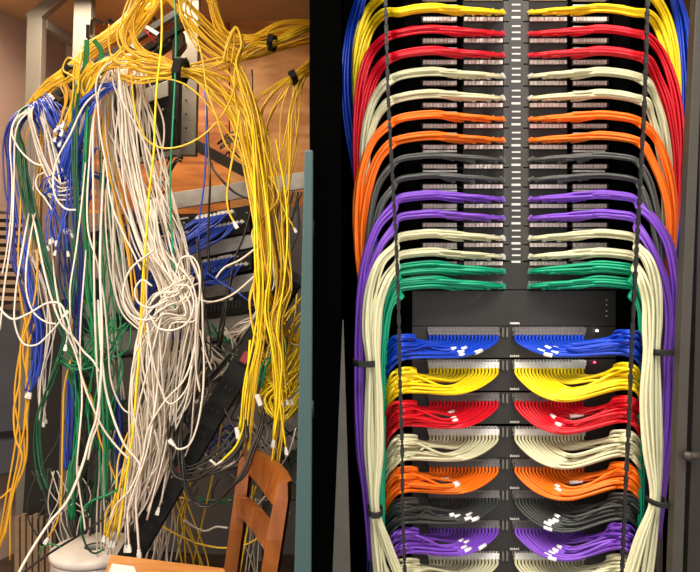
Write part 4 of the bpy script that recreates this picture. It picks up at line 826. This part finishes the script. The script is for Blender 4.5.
run('dark green', 3, [(182, 222, 2.5, 3), (180, 250, 2.48, 3), (182, 280, 2.46, 3)], 'dark green cable at the left end of the upper switch', r=1.3)
run('forest', 5, [(208, 326, 2.5, 4), (222, 336, 2.5, 5), (234, 346, 2.5, 4), (228, 362, 2.5, 5)], 'green cable short piece behind the power strip', r=1.2, wig=3)
run('forest', 3, [(286, 336, 2.2, 2), (283, 356, 2.2, 3), (270, 362, 2.2, 4), (262, 388, 2.2, 4)], 'green cable wound round the right yellow strands', r=1.3, wig=2)
for (a_, b_) in (((226, 452), (306, 400)), ((262, 448), (306, 426)), ((284, 470), (306, 452))):
    run('dark green', 1, [(a_[0], a_[1], 2.9), ((a_[0] + b_[0]) / 2, (a_[1] + b_[1]) / 2 - 1, 2.9), (b_[0], b_[1], 2.9)], {452: 'uppermost', 448: 'middle', 470: 'lowest'}[a_[1]] + ' of the dark green cables sloping over the pale sheet behind the chair', r=1.5)
run('forest', 3, [(196, 498, 2.5, 2), (212, 502, 2.5, 3), (228, 500, 2.5, 3), (244, 494, 2.5, 4)], 'green cable lying level behind the left chair stile', r=1.3, wig=1.5)
for pts_, l in (([(87, 40), (86, 60), (84, 82)], 'left of two green cloth ties below the ladder hook'), ([(94, 40), (101, 50), (99, 68)], 'right of two green cloth ties below the ladder hook')):
    b = MB(); P = spline([at(x, y, 2.33) for x, y in pts_], 6)
    for i in range(len(P) - 1): b.bar(P[i], P[i+1], .016, .006)
    tag(b.build('cloth_tie', mat('tie_green', (30, 120, 60), .7)), l, 'tie')

# --- black
run('black', 1, [(206, 100, 2.95), (208, 140, 2.7), (210, 185, 2.5), (209, 210, 2.5), (208, 240, 2.48), (210, 275, 2.45)], 'black power lead hanging down over the switches', r=1.6)
run('black', 1, [(206, 110, 2.95), (210, 160, 2.65), (220, 178, 2.5), (234, 192, 2.5), (250, 199, 2.48), (256, 200, 2.48)], 'black power lead bending right to the yellow column', r=1.6)
run('black', 1, [(252, 70, 2.8), (252, 120, 2.65), (252, 165, 2.6), (252, 200, 2.6), (246, 230, 2.55), (234, 262, 2.5), (228, 300, 2.45)], 'black power lead running down behind the yellow column', r=1.6)
run('black', 5, [(196, 240, 2.2, 3), (200, 275, 2.15, 3), (198, 310, 2.12, 4), (204, 345, 2.12, 5), (200, 390, 2.12, 7), (190, 425, 2.1, 6)], 'black cable hanging on the right edge of the white curtain', r=1.3, wig=2)
run('black', 4, [(232, 270, 2.4, 2), (226, 300, 2.38, 2), (222, 330, 2.36, 3), (218, 350, 2.36, 4)], 'black cable in the pair beside the lower switch', r=1.5)
run('black', 1, [(196, 335, 2.1), (210, 344, 2.1), (226, 352, 2.1), (240, 356, 2.1)], 'black cable with a white plug pointing at the power strip', r=1.4)
run('black', 3, [(256, 318, 2.3, 2), (244, 334, 2.28, 3), (226, 360, 2.26, 4), (206, 386, 2.24, 4), (186, 410, 2.24, 5), (166, 440, 2.24, 5), (146, 470, 2.26, 4)], 'black cable running along the upper edge of the power strip', r=1.5)
run('black', 1, [(170, 462, 2.28), (140, 486, 2.3), (112, 512, 2.35), (84, 532, 2.3), (50, 553, 2.2), (10, 582, 2.1)], 'thin black rod like cable sloping down over the reel to the left', r=1.7)
run('black', 4, [(186, 340, 2.3, 4), (176, 400, 2.2, 4), (172, 430, 2.06, 3), (171, 455, 2.0, 3), (176, 474, 1.98, 4), (192, 479, 1.96, 4), (214, 472, 1.95, 4), (232, 460, 1.95, 4), (244, 440, 1.96, 3), (247, 420, 2.0, 3)], 'black power lead looping in the upper swag beside the chair top', r=1.6, wig=1.5)
run('black', 3, [(196, 350, 2.3, 3), (184, 400, 2.2, 3), (180, 430, 2.06, 2), (181, 460, 2.0, 3), (186, 488, 1.97, 3), (198, 503, 1.95, 2), (212, 505, 1.94, 2), (228, 492, 1.93, 3), (244, 474, 1.93, 3), (254, 450, 1.95, 2), (262, 425, 1.98, 2), (263, 410, 2.0, 2)], 'black power lead looping in the lowest swag beside the chair back', r=1.7, wig=1)
run('black', 1, [(224, 408, 2.1), (232, 424, 2.08), (240, 440, 2.05), (243, 456, 2.0)], 'black lead crossing in front of the hanging yellow ends', r=1.5)
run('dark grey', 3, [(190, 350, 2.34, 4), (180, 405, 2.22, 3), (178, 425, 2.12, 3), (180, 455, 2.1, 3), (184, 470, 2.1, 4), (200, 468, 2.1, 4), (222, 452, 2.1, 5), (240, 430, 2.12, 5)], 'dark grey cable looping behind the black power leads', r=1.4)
run('black', 4, [(182, 160, 2.9, 4), (176, 158, 2.9, 5), (168, 172, 2.88, 6), (158, 190, 2.86, 7), (150, 200, 2.86, 5)], 'black cable tangled under the shelf arm', r=1.4, wig=1.5)
run('black', 7, [(220, 148, 3.0, 8), (232, 140, 3.0, 8), (246, 150, 3.0, 8), (254, 172, 3.0, 6)], 'black cable bunched above the right shelf arm', r=1.3, wig=1.2)
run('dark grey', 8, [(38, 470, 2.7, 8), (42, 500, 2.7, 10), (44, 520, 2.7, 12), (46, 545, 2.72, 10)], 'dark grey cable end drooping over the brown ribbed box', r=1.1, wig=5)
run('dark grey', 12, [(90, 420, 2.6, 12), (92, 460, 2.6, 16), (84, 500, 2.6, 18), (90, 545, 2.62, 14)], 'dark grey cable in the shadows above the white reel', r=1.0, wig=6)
run('dark grey', 8, [(290, 190, 2.6, 8), (282, 230, 2.6, 10), (272, 270, 2.6, 10), (264, 306, 2.6, 8)], 'dark grey cable behind the yellow column beside the teal door', r=1.3, wig=4)
run('red', 1, [(145, 30, 2.3), (150, 36, 2.3), (155, 42, 2.35)], 'tiny red lead by the small grey port box', r=1.2)
# lead plugs that are things of their own
for x, y, Y, a, l in ((259, 400, 2.02, 70, 'white ended black plug above the chair top'), (238, 433, 2.05, 80, 'white plug hanging on the black lead left of the chair top')):
    b = MB(); d_ = Vector((math.cos(math.radians(a)), 0, -math.sin(math.radians(a)))); c = at(x, y, Y)
    b.bar(c - d_ * .017, c + d_ * .017, .014, .014); o = b.build('lead_plug', PLUG, bevel=.002); tag(o, l, 'plug')
    b = MB(); b.tube([c + d_ * .015, c + d_ * .05], [.007, .004], 8); b.build('boot', cmat('black'), o)
# straps
band(181, 71, 2.17, 12.5, .055, 8.5, 15, 'black velcro strap round the yellow bundle beside the grey post')
band(272, 43, 2.31, 7, .05, 6, 20, 'black velcro strap on the upper right yellow bundle')
band(293.5, 77.5, 2.4, 6.5, .045, 6.5, -25, 'black velcro strap on the small yellow bundle near the right edge')
band(73, 74, 2.42, 8, .06, 5, 45, 'black velcro strap on the left yellow cluster')

# uncountable fuzz of loose ends deep in the shade
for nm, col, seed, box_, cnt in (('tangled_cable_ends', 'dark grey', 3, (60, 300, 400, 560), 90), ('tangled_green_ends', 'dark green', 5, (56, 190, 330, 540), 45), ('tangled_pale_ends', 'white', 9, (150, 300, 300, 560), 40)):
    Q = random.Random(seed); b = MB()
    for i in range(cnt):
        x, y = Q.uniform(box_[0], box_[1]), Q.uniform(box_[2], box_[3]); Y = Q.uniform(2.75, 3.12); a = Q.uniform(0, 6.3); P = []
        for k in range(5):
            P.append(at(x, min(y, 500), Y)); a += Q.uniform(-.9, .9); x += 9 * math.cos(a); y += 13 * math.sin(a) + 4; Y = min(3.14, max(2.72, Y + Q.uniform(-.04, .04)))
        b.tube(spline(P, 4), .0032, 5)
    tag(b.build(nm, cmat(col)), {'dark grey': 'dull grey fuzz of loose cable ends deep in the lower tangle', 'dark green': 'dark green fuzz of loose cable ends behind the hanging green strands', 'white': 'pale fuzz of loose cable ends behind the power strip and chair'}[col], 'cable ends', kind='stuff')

run('royal blue', 16, [(40, 98, 2.45, 2), (52, 112, 2.36, 6), (66, 132, 2.34, 11), (78, 158, 2.34, 12), (84, 186, 2.34, 8), (78, 205, 2.34, 6)], 'blue cable on the right side of the dense fan at the upper left', r=1.2, wig=3, dy=.08)

# ================================================================== camera, world, colour
w = bpy.data.worlds.new('world'); bpy.context.scene.world = w; w.use_nodes = True
w.node_tree.nodes['Background'].inputs[0].default_value = (1, .95, .88, 1); w.node_tree.nodes['Background'].inputs[1].default_value = .95
cam = bpy.data.cameras.new('camera'); co = bpy.data.objects.new('camera', cam); C.objects.link(co)
co.location = (0, 0, ZC); co.rotation_euler = (math.pi / 2, 0, 0); cam.sensor_width = 36; cam.lens = 36; cam.clip_start = .02
bpy.context.scene.camera = co
vs = bpy.context.scene.view_settings
vs.view_transform = 'Standard'; vs.look = 'None'; vs.gamma = 1; vs.use_curve_mapping = False; vs.exposure = 0.4
for o in bpy.data.objects:
    if '_o' in o: del o['_o']
